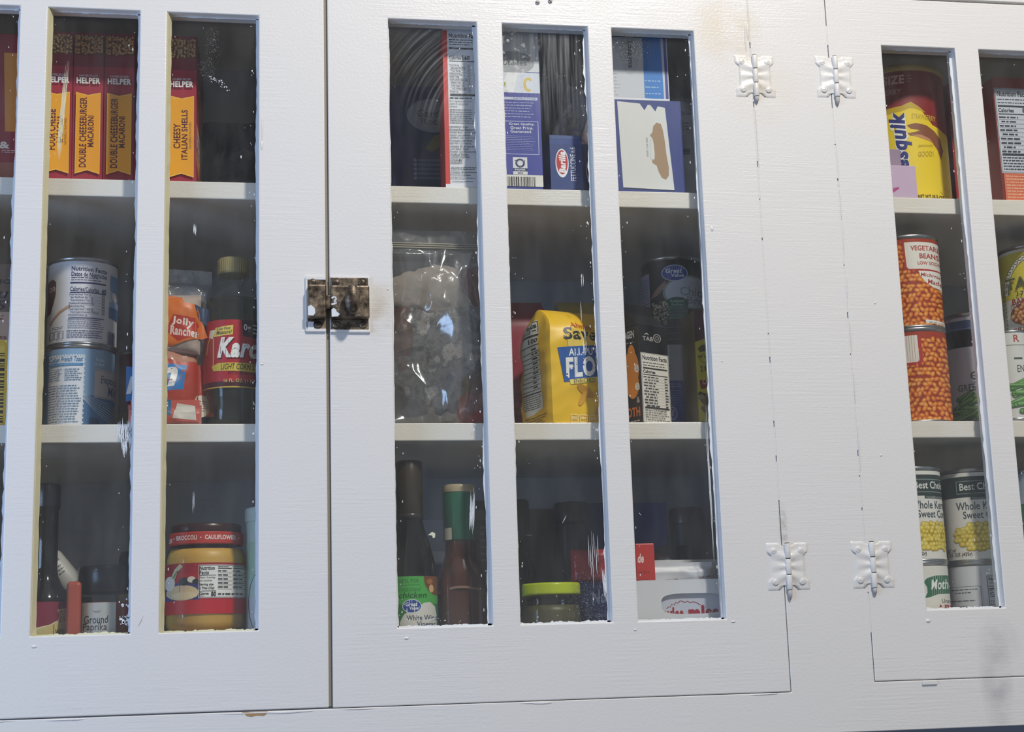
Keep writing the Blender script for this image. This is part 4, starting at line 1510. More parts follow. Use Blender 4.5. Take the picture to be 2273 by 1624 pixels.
# ================================================================== upper shelf, second bay
def blue_oval(c, cx, cy, rx, ry, fs=1.0):
    c.ell(cx, cy, rx + 1.5, ry + 1.5, '#d8dee8').ell(cx, cy, rx, ry, '#24489c')
    c.text('Great', cx - rx * .72, cy - ry * .62, cx + rx * .60, cy + ry * .02, '#f2f4f6', .03)
    c.text('Value', cx - rx * .30, cy + ry * .06, cx + rx * .74, cy + ry * .56, '#f2f4f6', .025)

c = Canvas((869, 190, 1070, 489), .115, .175)
c.rect(869, 190, 1070, 489, '#26305e').ell(962, 256, 60, 38, '#8e939c')
c.text('Garden', 924, 243, 1000, 260, '#3a4048', .02).text('Rotini', 934, 262, 992, 277, '#3a4048', .02)
for k in range(5):
    c.rect(925, 354 + k * 10, 990, 359 + k * 10, '#5c6690').ell(919, 357 + k * 10, 4, 4, '#8e98b8')
c.poly([(942, 330), (962, 300), (985, 296), (976, 326), (956, 338)], '#7a7448')
carton('pasta_carton', 'navy rotini box with a grey oval, deep in shade behind the brownie mix', 'box', .236, .165, Z1, .115, .05, .175, '#26305e', [('front', c)])
c = Canvas((868, 260, 898, 405), .026, .10)
c.rect(868, 260, 898, 405, '#4a3450').micro(870, 285, 893, 360, 8, '#8f7f9c', 4, .6).rect(868, 365, 898, 405, '#5e2a36')
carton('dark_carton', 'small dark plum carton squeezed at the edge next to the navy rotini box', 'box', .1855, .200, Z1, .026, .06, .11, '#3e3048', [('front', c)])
c = Canvas((982, 75, 1075, 418), .050, .190)
c.rect(982, 60, 1075, 418, '#e6e6e8').rect(982, 66, 992, 408, '#d23a34').rect(1056, 260, 1062, 408, '#b23a3a')
K = '#2c3038'
c.text('Nutrition Facts', 996, 72, 1062, 82, K, .03).micro(996, 84, 1054, 100, 3, K, 3, .55)
c.rect(996, 104, 1054, 108, K).text('Calories', 996, 123, 1022, 132, K, .02).text('160', 1025, 121, 1041, 132, K, .04).rect(996, 134, 1054, 136, K)
for k, (tx, ind) in enumerate((('Total Fat 2g', 0), ('Saturated Fat 0.5g', 3), ('Trans Fat 0g', 3), ('Cholesterol 0mg', 0), ('Sodium 115mg', 0), ('Total Carbohydrate 35g', 0), ('Dietary Fiber 1g', 3), ('Total Sugars 23g', 3), ('Incl. Added Sugars', 6), ('Protein 1g', 0))):
    y = 142 + k * 6.6
    c.text(tx, 996 + ind, y, 996 + ind + len(tx) * 1.75, y + 4.4, K, .01).text('1%', 1036, y, 1041, y + 4, K).rect(996, y + 5.4, 1044, y + 5.8, K)
c.rect(996, 209, 1054, 213, K).micro(995, 215, 1052, 221, 1, K, 5)
for k, tx in enumerate(('Not a significant source of', 'vitamin D, calcium and', 'potassium.')):
    c.text(tx, 994, 223 + k * 6, 994 + len(tx) * 1.8, 227.5 + k * 6, K)
c.micro(994, 242, 1054, 276, 7, K, 6, .4)
for k, tx in enumerate(('Ingredients: Sugar,', 'Enriched Flour Bleached', '(wheat flour, niacin, iron,', 'thiamin mononitrate,', 'riboflavin, folic acid), Cocoa', 'Processed with Alkali,', 'Palm Oil, Corn Syrup,', 'Contains 2% or less of:', 'Corn Starch, Carob', 'Powder, Salt, Canola Oil,', 'Artificial Flavor.', 'CONTAINS WHEAT; MAY', 'CONTAIN MILK', 'INGREDIENTS.')):
    c.text(tx, 993, 280 + k * 6.1, 993 + min(60, len(tx) * 2.25), 284.6 + k * 6.1, K, .012)
c.micro(994, 370, 1052, 378, 2, K, 8).text('Contains Bioengineered', 993, 380, 1052, 385, K, .02).text('Food Ingredients', 993, 386.5, 1036, 391, K, .02).micro(993, 393, 1052, 397, 1, K, 9).micro(996, 401, 1046, 404, 1, K, 9)
carton('brownie_mix_carton', 'white nutrition panel of a red-edged baking mix carton, nearest the glass', 'box', .2525, .036, Z1, .0500, .045, .190, '#b8383a', [('front', c)])

c = Canvas((1112, 60, 1196, 421), .048, .202)
c.rect(1112, 60, 1196, 412, '#3a44a0').rect(1112, 60, 1196, 158, '#dfe3ea')
c.ell(1140, 138, 46, 26, '#a4a8ae').text('rotelles', 1112, 132, 1170, 144, '#4c525c', .02)
c.rect(1112, 160, 1196, 205, '#dfe6f4').poly([(1112, 205), (1128, 160), (1150, 160), (1140, 205)], '#f4f6fa')
c.ring(1172, 186, 11, 16, 6, '#e3c763', 24, 60, 320).ring(1118, 182, 7, 10, 5, '#a8b85a', 20, 0, 300)
c.rect(1112, 215, 1190, 221, '#d6dcee').text('INSTRUCTIONS:', 1140, 216, 1188, 220, '#3a44a0', .02)
c.micro(1116, 224, 1186, 262, 6, '#aab2dc', 3, .4).frame(1114, 268, 1190, 342, 1.5, '#b9c2ea')
for k, tx in enumerate(('Great Quality.', 'Great Price.', 'Guaranteed.')):
    c.text(tx, 1128 if k == 0 else 1131, 272 + k * 8, 1182 - k * 3, 278.5 + k * 8, '#e6eaf8', .02)
c.micro(1118, 300, 1184, 334, 9, '#9aa4da', 5, .4)
c.rect(1134, 348, 1164, 386, '#e4e6ea')
for a in range(3):
    an = math.radians(-90 + 120 * a)
    c.ring(1149, 361, 10, 10, 4, '#2c3464', 10, -130 + 120 * a, -40 + 120 * a)
    q = math.radians(-35 + 120 * a)
    c.poly([(1149 + 5 * math.cos(q) * 1, 361 + 5 * math.sin(q)), (1149 + 13 * math.cos(q), 361 + 13 * math.sin(q)), (1149 + 9 * math.cos(q + .6), 361 + 9 * math.sin(q + .6))], '#2c3464')
c.rect(1134, 372, 1164, 379, '#2c3464').text('PAPER', 1138, 373.5, 1160, 377.5, '#eef0f4', .02).text('BOX', 1144, 380.5, 1155, 384.5, '#2c3464', .02)
c.rect(1118, 387, 1196, 412, '#e8e6e0').barcode(1122, 391, 1182, 412, '#1c1c24', 6).text('0', 1112, 400, 1118, 410, '#e8e6e0')
carton('pasta_packet', 'blue and white pasta box with a barcode at its foot', 'box', .3190, .038, Z1, .048, .055, .202, '#353f94', [('front', c)])

def barilla_art(px, w):
    l, t, r, b = px
    c = Canvas(px, w, .0722)
    c.rect(l, t, r, b, '#27407c').poly([(l, t), (l + 6, t + 8), (r - 6, t + 8), (r, t)], '#41588e')
    c.rect(l, t + 10, r, t + 20, '#30488a')
    cx = l + 26
    c.ell(cx, t + 62, 14.5, 32, '#eef0f2').ell(cx, t + 60, 12.5, 27, '#c02a34')
    c.text('Barilla', cx - 7, t + 36, cx + 8, t + 84, '#f4f2f0', .05, .15, rot=1)
    c.text('FETTUCCINE n.6', l + 44, t + 26, l + 56, t + 101, '#eef0f4', .005, rot=1)
    return c
c1 = carton('pasta_box', 'navy fettuccine box end with a red oval badge, under the candy packet', 'box', .3735, .046, Z1, .039, .16, .0722, '#27407c', [('front', barilla_art((1220, 298, 1291, 428), .039))], group='navy fettuccine boxes', bev=.002)
copy_thing(c1, 'navy fettuccine box half hidden by the door stile, next to its twin', (.4170, .075 + .08, Z1), 'navy fettuccine boxes')

t = thing('candy_packet', 'clear crinkled candy packet with red and yellow sweets, lying on the fettuccine box', 'candy bag', (.3800, .093, Z1 + .0724))
b = B()
f = pillow(b, .036, .078, .030, 'candy_film', 21, 60, .005, 40, 60, 3, 3, .010, 0.0, creased)
o = b.make('film_pouch', t); o.rotation_euler = (.10, .32, 0)
b = B()
for k, (x, z, cc) in enumerate(((-.004, .020, '=6a2420'), (.004, .034, '=d8c84a'), (.001, .046, '=c9c39a'), (-.006, .034, '=7a2a26'))):
    b.sphere((x, .001, z), .008, .007, .007, cc, 12)
o = b.make('sweets', t); o.rotation_euler = (.10, .32, 0)
t = thing('candy_packet', 'twist of clear film with dark red and blue sweets beside the crinkled packet', 'candy bag', (.4085, .105, Z1 + .0724))
b = B()
pillow(b, .034, .056, .030, 'candy_film', 22, 60, .005, 40, 50, 3, 3, .006, 0.0, creased)
o = b.make('film_pouch', t); o.rotation_euler = (.05, -.25, 0)
b = B()
for x, z, cc in ((-.004, .014, '=7a2420'), (.004, .020, '=6a1e22'), (-.003, .034, '=5a86b4'), (.005, .036, '=8a3a34')):
    b.sphere((x, .001, z), .008, .008, .008, cc, 12)
b.make('sweets', t)
b = B()
b.box(-.022, .022, -.016, .016, 0, .020, '#5a2028', .002)
tag(b.make('candy_box', None, (.372, .165, Z1 + .0724)), 'dark red little box lying behind the crinkled candy packet', 'box')

# opened lasagne box on top of it a second one
c = Canvas((1348, 218, 1514, 430), .092, .1175)
c.rect(1348, 218, 1514, 430, '#2f3f84')
c.poly([(1372, 222), (1377, 416), (1490, 420), (1478, 234), (1462, 231), (1456, 243), (1446, 229), (1440, 228), (1432, 241), (1422, 226)], '#dfdfdc')
pts = [(1458, 268), (1467, 271), (1471, 285), (1474, 310), (1476, 340), (1480, 370), (1479, 388), (1472, 397), (1463, 393), (1457, 380), (1453, 366), (1444, 360), (1443, 352), (1449, 352), (1450, 340), (1449, 318), (1447, 305), (1441, 298), (1447, 291), (1450, 276)]
c.poly(pts, '#a98a6a')
c.line([(1446, 306), (1441, 308), (1441, 352), (1446, 354)], 1.0, '#b4bcc4').text('INSERT TAB HERE', 1432, 303, 1436, 346, '#6a6c70', rot=1)
c.line([(1378, 418), (1440, 420), (1492, 421)], 1.6, '#262a30')
carton('lasagna_carton', 'opened navy pasta carton showing white flap with torn brown patch', 'box', .4700, .040, Z1, .092, .045, .1175, '#2f3f84', [('front', c)], bev=.0008)
c = Canvas((1344, 78, 1478, 232), .0765, .0890)
c.rect(1344, 78, 1478, 232, '#cfd2da').rect(1344, 78, 1478, 92, '#3a3f58').poly([(1424, 78), (1424, 225), (1466, 228), (1464, 78)], '#2f7fd0').rect(1470, 78, 1476, 232, '#3a3f90')
c.ell(1395, 130, 20, 44, '#c6c8cc').text('Lasagna', 1388, 100, 1403, 160, '#4a4e58', .02, rot=3)
c.micro(1340, 170, 1372, 224, 7, '#a9adb8', 5, .3).micro(1426, 180, 1464, 222, 3, '#9cc4ea', 4, .25)
c.rect(1344, 226, 1478, 230, '#eceef2')
carton('lasagna_carton', 'silvery lasagna carton with bright blue stripe, topmost on the opened navy carton', 'box', .4655, .044, Z1 + .1179, .0765, .045, .0890, '#b4b8c2', [('front', c)])
# crumpled white paper bag
t = thing('paper_bag', 'crumpled white paper bag leaning beside the opened navy carton', 'bag', (.5360, .120, Z1))
b = B()
sm = sack(b, .052, .10, .150, '#c9d0d8', 31, .006, 26, .007, n=18, nz=24, shoulder=.05)
c = Canvas((1478, 180, 1560, 425), .05, .15)
c.text('492', 1507, 182, 1522, 196, '#33383e', .02).micro(1494, 205, 1520, 212, 1, '#6a7078', 5).micro(1492, 240, 1515, 250, 2, '#6a7078', 6).micro(1496, 262, 1512, 280, 3, '#6a7078', 8).barcode(1497, 318, 1512, 330, '#3a3e44', 3, True)
c.lay(b, sm('front'), .004, .004, smooth=True)
b.make('bag_body', t)

# ================================================================== middle shelf, second bay
t = thing('zip_bag', 'big crinkled clear zip bag of dry goods filling the pane', 'bag', (.2260, .062, Z2), .04)
b = B()
pillow(b, .150, .232, .056, 'clear_bag', 41, 21, .0150, 110, 160, 4, 5, .030, .004, creased)
b.make('film_pouch', t)
b = B()
for k, z in enumerate((.2100, .2125, .2150)):
    b.box(-.073, .073, -.0030, -.0008, z, z + .0011, '~b9b4a6', .0003, 1)
b.make('zip_strip', t)
# loose goods inside, each lump a filling of its own
for x, z, wd, hh, th, m, sd in ((-.012, .160, .052, .028, .008, '~b9ada0', 43), (.036, .166, .022, .020, .008, '~7a4440', 44), (-.004, .080, .064, .066, .010, 'zip_fill', 45),
                                (-.050, .098, .012, .044, .012, '#5e381e', 46), (.040, .030, .030, .032, .011, '#6e4024', 47), (.030, .020, .018, .022, .013, '~8a3a34', 50)):
    b = B()
    lump(b, (0, 0, 0), wd, th, hh, m, sd, 60, .0035)
    b.make('bag_filling', t, (x, .003, z))

b = B()
sm = sack(b, .055, .07, .175, '#8f2a3c', 51, .003, 20, .002, n=14, nz=18, shoulder=.04)
c = Canvas((1128, 640, 1210, 937), .055, .175)
c.micro(1140, 840, 1200, 900, 4, '#6a1a2a', 3, .5)
c.lay(b, sm('front'), .004, .004, smooth=True)
tag(b.make('paper_packet', None, (.338, .185, Z2)), 'dark red packet standing behind the yellow flour sack', 'packet')

t = thing('flour_sack', 'yellow paper flour sack with blue name panel and side nutrition panel', 'flour', (.3745, .078, Z2), .30)
b = B()
W_, D_, H_ = .085, .070, .138
sm = sack(b, W_, D_, H_, '#f0c022', 52, .007, 16, .0035, n=26, nz=34, shoulder=.030)
c = Canvas((1228, 690, 1368, 937), W_, H_)
c.poly([(1256, 740), (1262, 800), (1345, 812), (1366, 806), (1366, 750)], '#f2cf5c')
c.text('Always', 1266, 726, 1312, 741, '#d0702c', .02, skew=-3).text('Save', 1252, 738, 1322, 765, '#2a2c30', .03, skew=2)
c.poly([(1240, 782), (1250, 853), (1366, 837), (1366, 766)], '#2a5aa0')
c.text('ALL-PURPOSE', 1260, 783, 1355, 799, '#f0eee4', .02, skew=10).text('FLOUR', 1254, 802, 1360, 845, '#f4f2ea', .045, skew=12)
c.poly([(1260, 848), (1262, 858), (1366, 842), (1366, 832)], '#e8d46a').text('ENRICHED · BLEACHED', 1268, 847, 1364, 856, '#5a4a1c', .015, skew=12)
rnd = random.Random(5)
for k in range(10):
    c.ell(1300 + rnd.uniform(-18, 55), 895 + rnd.uniform(-25, 25), rnd.uniform(10, 22), rnd.uniform(6, 14), ('#d9a02a', '#e8b63a', '#c48a20')[k % 3], 18, rnd.uniform(0, 3))
for k in range(4):
    c.frame(1262 + k * 18, 919, 1277 + k * 18, 935, 1.4, '#f4e6a4').text(('100', '0g', '0mg', '1g')[k], 1264.5 + k * 18, 923, 1275 + k * 18, 930, '#f8eebc', .02)
c.lay(b, sm('front'), .004, .004, smooth=True)
c = Canvas((1158, 690, 1228, 937), D_ * .98, H_)
c.poly([(1162, 716), (1168, 912), (1212, 904), (1206, 714)], '#ece6d2')
K = '#3a3524'
c.frame(1164, 716, 1206, 740, 1.5, K).text('Facts', 1168, 719, 1203, 731, K, .04).micro(1168, 732, 1204, 739, 1, K, 4).rect(1165, 744, 1207, 748, K).text('100', 1186, 752, 1206, 762, K, .03).rect(1165, 766, 1208, 768, K)
for k in range(9):
    y = 772 + k * 10
    c.rect(1166, y + 8, 1209, y + 9.3, K).micro(1192, y, 1206, y + 6, 1, K, k + 3, .8, .1)
c.rect(1166, 866, 1210, 868.5, K).micro(1168, 870, 1210, 900, 7, K, 7, .45, .1).micro(1165, 914, 1222, 934, 4, '#6a5418', 8, .5)
c.lay(b, sm('left'), .004, .004, smooth=True)
b.make('sack_body', t)
t = thing('baking_packet', 'olive yellow packet standing behind the flour sack', 'packet', (.412, .180, Z2), 0)
b = B()
sack(b, .060, .05, .175, '#a8942a', 53, .003, 18, .002, n=12, nz=16, shoulder=.02)
b.make('packet_body', t)

# broth carton seen on its corner
t = thing('broth_carton', 'black gable-top broth carton with an orange bowl and white nutrition panel', 'carton', (.4600, .0765, Z2), .52)
S_, H_ = .0480, .118
b = B()
b.box(-S_ / 2, S_ / 2, -S_ / 2, S_ / 2, 0, H_, '#17171a', .0008, 1)
zz = H_ + .020
v = [(-S_ / 2, -S_ / 2, H_), (S_ / 2, -S_ / 2, H_), (S_ / 2, S_ / 2, H_), (-S_ / 2, S_ / 2, H_), (-S_ / 2, 0, zz), (S_ / 2, 0, zz)]
for f in ((0, 1, 5, 4), (2, 3, 4, 5), (1, 2, 5), (3, 0, 4)):
    b.poly([v[i] for i in f], '#1a1a1e')
b.box(-S_ / 2, S_ / 2, -.0015, .0015, zz - .002, zz + .010, '#1a1a1e')
c = Canvas((0, 0, 100, 210), S_, H_)                       # panel facing the flour
c.text('COLLAGEN', 18, 10, 84, 26, '#cfcac0', .03).micro(30, 32, 84, 38, 1, '#8a867c', 3)
c.ell(70, 92, 26, 40, '#e08a2c').ell(72, 60, 13, 20, '#e08a2c').ell(72, 124, 22, 30, '#e08a2c').text('e', 80, 84, 96, 100, '#efe6d8', .03).text('e', 80, 122, 96, 138, '#efe6d8', .03)
c.text('BROTH', 24, 172, 94, 192, '#c96a24', .04).text('&', 84, 152, 94, 164, '#d8d2c8').micro(60, 198, 98, 204, 1, '#b8b2a8', 5)
c.lay(b, face_map('left', S_, S_))
c = Canvas((1420, 705, 1482, 937), S_, H_)
c.poly([(1437, 722), (1441, 726), (1441, 728), (1437, 724.5), (1433, 728), (1433, 726)], '#cfcac4').text('TAB', 1428, 731, 1450, 741, '#b8b4ae', .02).ring(1459, 732, 8, 10, 1.6, '#b8b4ae').ring(1459, 732, 3.5, 5, 1.2, '#b8b4ae')
c.rect(1422, 770, 1481, 932, '#e9e3d8')
c.nutrition(1423, 771, 1480, 931, '#3a3434', '', rows=11, seed=3, hdr=11)
c.lay(b, face_map('front', S_, S_))
b.make('carton_body', t)

c = Canvas((1432, 575, 1570, 828), 0, .145, cyl=.0395)
c.rect(1432.1, 575, 1569.9, 828, '#1c1c22').rect(1432.1, 590, 1450, 828, '#9aa0bc')
c.micro(1434, 600, 1449, 720, 18, '#5a6080', 3, .4)
c.poly([(1450, 650), (1466, 628), (1486, 612), (1486, 626), (1466, 644)], '#a07a6a')
c.ell(1540, 640, 62, 38, '#8fa08c').ell(1541, 640, 58, 34, '#c9cdd6')
c.text('Chicken', 1516, 628, 1600, 648, '#8f949c', .01).text('Broth', 1530, 650, 1590, 666, '#8f949c', .01)
blue_oval(c, 1506, 597, 27, 17)
c.ell(1508, 664, 25, 13, '#1f5c44').text('Reduced', 1494, 657, 1524, 663, '#9cc8b4', .02).text('Sodium', 1496, 665, 1522, 671, '#9cc8b4', .02).poly([(1486, 670), (1490, 700), (1528, 700), (1532, 670)], '#4f6f66').micro(1490, 678, 1528, 697, 3, '#1d3a32', 6, .4)
rnd = random.Random(8)
for k in range(90):
    c.ell(1462 + rnd.uniform(-8, 26), 660 + abs(rnd.gauss(0, 32)), 2.2, 2.2, rnd.choice(('#c9c3a4', '#8f8a6c', '#a8a284')), 8)
c.micro(1486, 712, 1530, 780, 5, '#5c6478', 8, .3)
can('broth_can', 'tall black canned soup with a blue oval, behind the black broth carton', 'can', .5370, .185, Z2 + .075, .0405, .155, c, '#1c1c22', None, 'tin')
can('stock_can', 'broad plain tin supporting the tall black can', 'can', .5370, .185, Z2, .0410, .0750, None, '#5a5e66')

c = Canvas((1478, 757, 1537, 950), .0330, .108)
c.rect(1478, 757, 1537, 950, '#b4bac8').poly([(1482, 836), (1482, 937), (1522, 937), (1518, 836)], '#2f3f9c')
c.micro(1486, 841, 1514, 852, 2, '#aab4e0', 3, .5).micro(1486, 856, 1516, 892, 7, '#8f9ad0', 4, .3).ring(1491, 908, 10, 14, 2, '#b9c2e6').line([(1491, 914), (1491, 904), (1495, 900)], 2, '#e6eaf6').micro(1482, 922, 1520, 935, 2, '#8f9ad0', 6, .3)
c.micro(1482, 800, 1494, 830, 4, '#6a7288', 6, .5)
carton('milk_carton', 'pale grey carton with a royal blue panel beside the black broth carton', 'carton', .5165, .112, Z2, .0330, .03, .108, '#aab0c0', [('front', c)], .0)
c = Canvas((1535, 690, 1592, 942), .0345, .136)
c.rect(1535, 690, 1592, 942, '#4a2026').poly([(1535, 762), (1560, 752), (1592, 744), (1592, 937), (1535, 937)], '#b8a62a')
c.poly([(1540, 776), (1548, 768), (1580, 764), (1580, 776), (1544, 784)], '#4a3a18').micro(1540, 788, 1586, 800, 1, '#5a4a18', 4, .6).ring(1560, 798, 18, 12, 2, '#8a7a20').text('2 MEALS', 1543, 814, 1580, 828, '#5a4a14', .04, skew=5).poly([(1540, 846), (1542, 866), (1592, 856), (1592, 838)], '#7a2a24').text('CARNITAS', 1546, 844, 1586, 856, '#d8b88a', .03, skew=6)
rnd = random.Random(4)
for k in range(40):
    c.ell(1546 + rnd.uniform(-6, 40), 900 + rnd.uniform(-26, 30), rnd.uniform(4, 10), rnd.uniform(3, 6), rnd.choice(('#6a5436', '#8f7a54', '#3a2e1c', '#b09a6c')), 9, rnd.uniform(0, 3))
carton('meal_box', 'yellow and maroon meal box at the hinge side of the pane', 'box', .5365, .045, Z2, .0345, .055, .136, '#5a4a20', [('front', c)], 0)
c = Canvas((0, 0, 100, 100), .05, .17)
c.rect(0, 0, 100, 100, '#a0a6b8').rect(15, 8, 70, 16, '#7c84a0').micro(20, 9, 65, 14, 1, '#c9cede', 3).rect(62, 5, 64, 100, '#868ca4')
carton('stock_carton', 'pale grey carton standing in shade behind the black broth carton', 'carton', .4700, .235, Z2, .050, .06, .190, '#9aa0b2', [('front', c)])

# ================================================================== cupboard floor, second bay
t = thing('vinegar_bottle', 'dark neck vinegar bottle with a green and white label', 'bottle', (.1820, .066, Z3))
b = B()
b.lathe([(.004, .001), (.026, 0), (.0290, .003), (.0290, .108), (.0275, .122), (.0225, .142), (.0165, .160), (.0138, .172), (.0132, .178)], 'dark_glass', 56); b.make('bottle_body', t)
k = B(); k.lathe([(.0138, .176), (.0150, .178), (.0150, .2360), (.0138, .238), (.0001, .2382)], '=3a3022', 48)
k.lathe([(.0145, .172), (.0154, .1725), (.0154, .1775), (.0148, .178)], '=2a241c', 40); k.make('bottle_cap', t)
c = Canvas((860, 1278, 974, 1440), 0, .0788, cyl=.0292)
c.rect(860.1, 1278, 973.9, 1440, '#4fae4c').rect(860.1, 1340, 973.9, 1440, '#2f7a3c')
c.text('IDEAL FOR', 888, 1284, 934, 1293, '#2f7f34', .02).line([(886, 1299), (936, 1297)], 1, '#2f7f34').text('roasted', 890, 1302, 938, 1312, '#358a3a', .01, .2).text('chicken', 890, 1314, 950, 1327, '#1f5f2c', .02, .2)
c.poly([(944, 1278), (946, 1296), (954, 1312), (964, 1320), (973.9, 1322), (973.9, 1278)], '#7a4a2c').ell(960, 1306, 5, 9, '#d8b47c').ell(957, 1290, 6, 6, '#a8703c')
c.poly([(944, 1338), (956, 1336), (967, 1346), (970, 1364), (970, 1440), (888, 1440), (892, 1380), (900, 1364), (914, 1354), (930, 1346)], '#dcdad2')
blue_oval(c, 918, 1345, 19, 14)
c.text('White Wine', 906, 1365, 972, 1377, '#33455a', .012).text('Vinegar', 928, 1379, 968, 1394, '#33455a', .012)
l = B(); c.lay(l, cyl_map(.0292, to_cam(.1820, .066), .0288), .003, smooth=True); l.make('paper_label', t, normals=False)

t = thing('sauce_bottle', 'square-shouldered brown sauce bottle with a tall green cap', 'bottle', (.2400, .080, Z3))
b = B()
def sq_ring(bd, s0, s1, z0, z1, mat):
    pass
prof = [(.022, 0), (.0265, .002), (.0275, .006), (.0275, .094), (.0268, .104), (.0235, .116), (.0190, .126), (.0172, .132), (.0172, .150)]
rings = []
for r_, z in prof:
    ring = []
    q = max(0.0, min(1.0, (.128 - z) / .02))
    for i in range(56):
        an = 2 * math.pi * i / 56 + .3
        ca, sa = math.cos(an), math.sin(an)
        e = 2 + 3.0 * q
        k_ = (abs(ca) ** e + abs(sa) ** e) ** (-1 / e)
        k_ = 1 + (k_ - 1) * .55
        ring.append(b.bm.verts.new((r_ * k_ * ca, r_ * k_ * sa, z)))
    rings.append(ring)
for p, q in zip(rings, rings[1:]):
    for i in range(56):
        b.face([p[i], p[(i + 1) % 56], q[(i + 1) % 56], q[i]], 'brown_glass', True)
b.face(rings[0][::-1], 'brown_glass')
b.make('bottle_body', t)
b = B()
a = to_cam(.24, .08)
Rr = .0293
Canvas((0, 0, 100, 100), 0, .09, cyl=Rr).ring(50, 28, 62, 22, 3, '#8a6a58', 30, 190, 350).lay(b, cyl_map(Rr + .0006, a, .012), .003, smooth=True)
b.make('embossed_arch', t, normals=False)
k = B()
k.lathe([(.0180, .1485), (.0186, .1495), (.0186, .2030), (.0180, .2045), (.0001, .2048)], '=2f6a50', 48)
k.lathe([(.0188, .2030), (.0189, .2035), (.0189, .2105), (.0178, .2118), (.0001, .2119)], '=b9a888', 48)
Canvas((0, 0, 100, 100), 0, .06, cyl=.0187).rect(4, 76, 26, 98, '#cfc6b4').lay(k, cyl_map(.0188, a, .148), .003, smooth=True)
k.make('bottle_cap', t)

c = Canvas((925, 1150, 990, 1300), .045, .15)
c.rect(925, 1150, 990, 1300, '#a8acbc').rect(925, 1150, 990, 1163, '#c9ccd4').rect(948, 1166, 990, 1188, '#2f3f7c').micro(930, 1166, 946, 1190, 4, '#4a5068', 3).micro(930, 1200, 985, 1290, 9, '#5a6078', 5)
carton('spice_carton', 'white and navy carton between the vinegar and the green-capped bottle, far back', 'box', .2290, .255, Z3, .046, .05, .190, '#9a9eae', [('front', c)])
c = Canvas((1055, 1105, 1100, 1390), .036, .2)
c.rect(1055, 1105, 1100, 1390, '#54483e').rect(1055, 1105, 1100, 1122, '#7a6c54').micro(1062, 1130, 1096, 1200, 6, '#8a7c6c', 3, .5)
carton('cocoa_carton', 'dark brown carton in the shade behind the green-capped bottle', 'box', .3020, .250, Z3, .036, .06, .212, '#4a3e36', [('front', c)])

t = thing('black_bottle', 'slim black-capped bottle at the far edge beside the mossy carton', 'bottle', (.3310, .205, Z3))
b = B(); b.lathe([(.004, 0), (.019, .001), (.019, .12), (.011, .142), (.011, .160)], 'dark_glass', 32); b.make('bottle_body', t)
k = B(); k.lathe([(.0125, .156), (.0130, .157), (.0130, .205), (.012, .207), (.0001, .207)], '=1c1b1e', 32); k.make('bottle_cap', t)
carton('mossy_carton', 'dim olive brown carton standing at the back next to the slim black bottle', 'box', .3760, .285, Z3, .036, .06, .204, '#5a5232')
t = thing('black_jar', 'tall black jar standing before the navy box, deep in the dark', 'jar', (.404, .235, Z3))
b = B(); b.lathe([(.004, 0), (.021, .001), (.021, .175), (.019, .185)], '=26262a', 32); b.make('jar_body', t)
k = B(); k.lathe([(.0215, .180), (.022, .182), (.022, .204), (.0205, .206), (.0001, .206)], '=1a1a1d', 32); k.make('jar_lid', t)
c = Canvas((1300, 1115, 1480, 1200), .135, .09)
c.rect(1300, 1115, 1480, 1200, '#28357c').micro(1405, 1125, 1470, 1165, 3, '#4a5aa0', 4, .4).ell(1330, 1150, 18, 16, '#4a5878').rect(1300, 1172, 1480, 1200, '#3a3a60')
carton('tea_box', 'wide navy box across the back behind the white cocoa tray', 'box', .468, .262, Z3, .135, .06, .208, '#28357c', [('front', c)])
t = thing('black_jar', 'squat black tin at the back, hinge side of the navy box', 'jar', (.562, .265, Z3))
b = B(); b.lathe([(.004, 0), (.0215, .001), (.0215, .178), (.021, .182)], '#2c2c28', 32); b.make('jar_body', t)
k = B(); k.lathe([(.0222, .178), (.0225, .18), (.0225, .198), (.021, .200), (.0001, .200)], '=242426', 32); k.make('jar_lid', t)

t = thing('salsa_jar', 'glass jar with a lime green lid, close behind the pane', 'jar', (.3425, .074, Z3))
R = .0340
b = B(); b.lathe([(.004, .001), (R * .85, 0), (R * .97, .004), (R, .010), (R, .064), (R * .98, .072), (R * .93, .078), (R * .96, .080), (R * .93, .082), (R * .90, .0835), (R * .90, .096)], 'clear', 64); b.make('jar_body', t)
b = B(); b.lathe([(.001, .003), (R * .92, .004), (R * .955, .011), (R * .955, .066), (R * .90, .073), (.001, .074)], '#57502e', 48); b.make('salsa_fill', t)
k = B()
k.lathe([(R * .90, .0845), (R * .965, .0848), (R * .985, .0860), (R * .975, .0875), (R * .975, .0955), (R * .95, .0978), (R * .92, .0975), (.001, .0970)], '=b4c41a', 64); k.make('jar_lid', t)

b = B()
pillow(b, .050, .040, .018, '~a02a2e', 61, 40, .003, 24, 20)
c = Canvas((0, 0, 100, 100), .05, .04); c.rect(14, 50, 34, 66, '#b9b0c0')
tag(b.make('soup_packet', None, (.398, .105, Z3 + .098)), 'dark red packet lying above the navy noodle packet', 'packet')
b = B()
f = pillow(b, .060, .100, .022, '~2b3478', 62, 40, .003, 24, 30)
c = Canvas((0, 0, 100, 100), .060, .100)
c.text('Noodle', 22, 12, 88, 28, '#aab2d8', .03, .1, skew=8).micro(24, 34, 84, 44, 1, '#7a84b8', 3).rect(30, 60, 70, 96, '#5a2a44')
c.lay(b, f, .004, .004, 2e-5, 2e-4, True)
tag(b.make('noodle_packet', None, (.408, .092, Z3)), 'navy noodle packet standing beside the lime-lidded jar', 'packet')

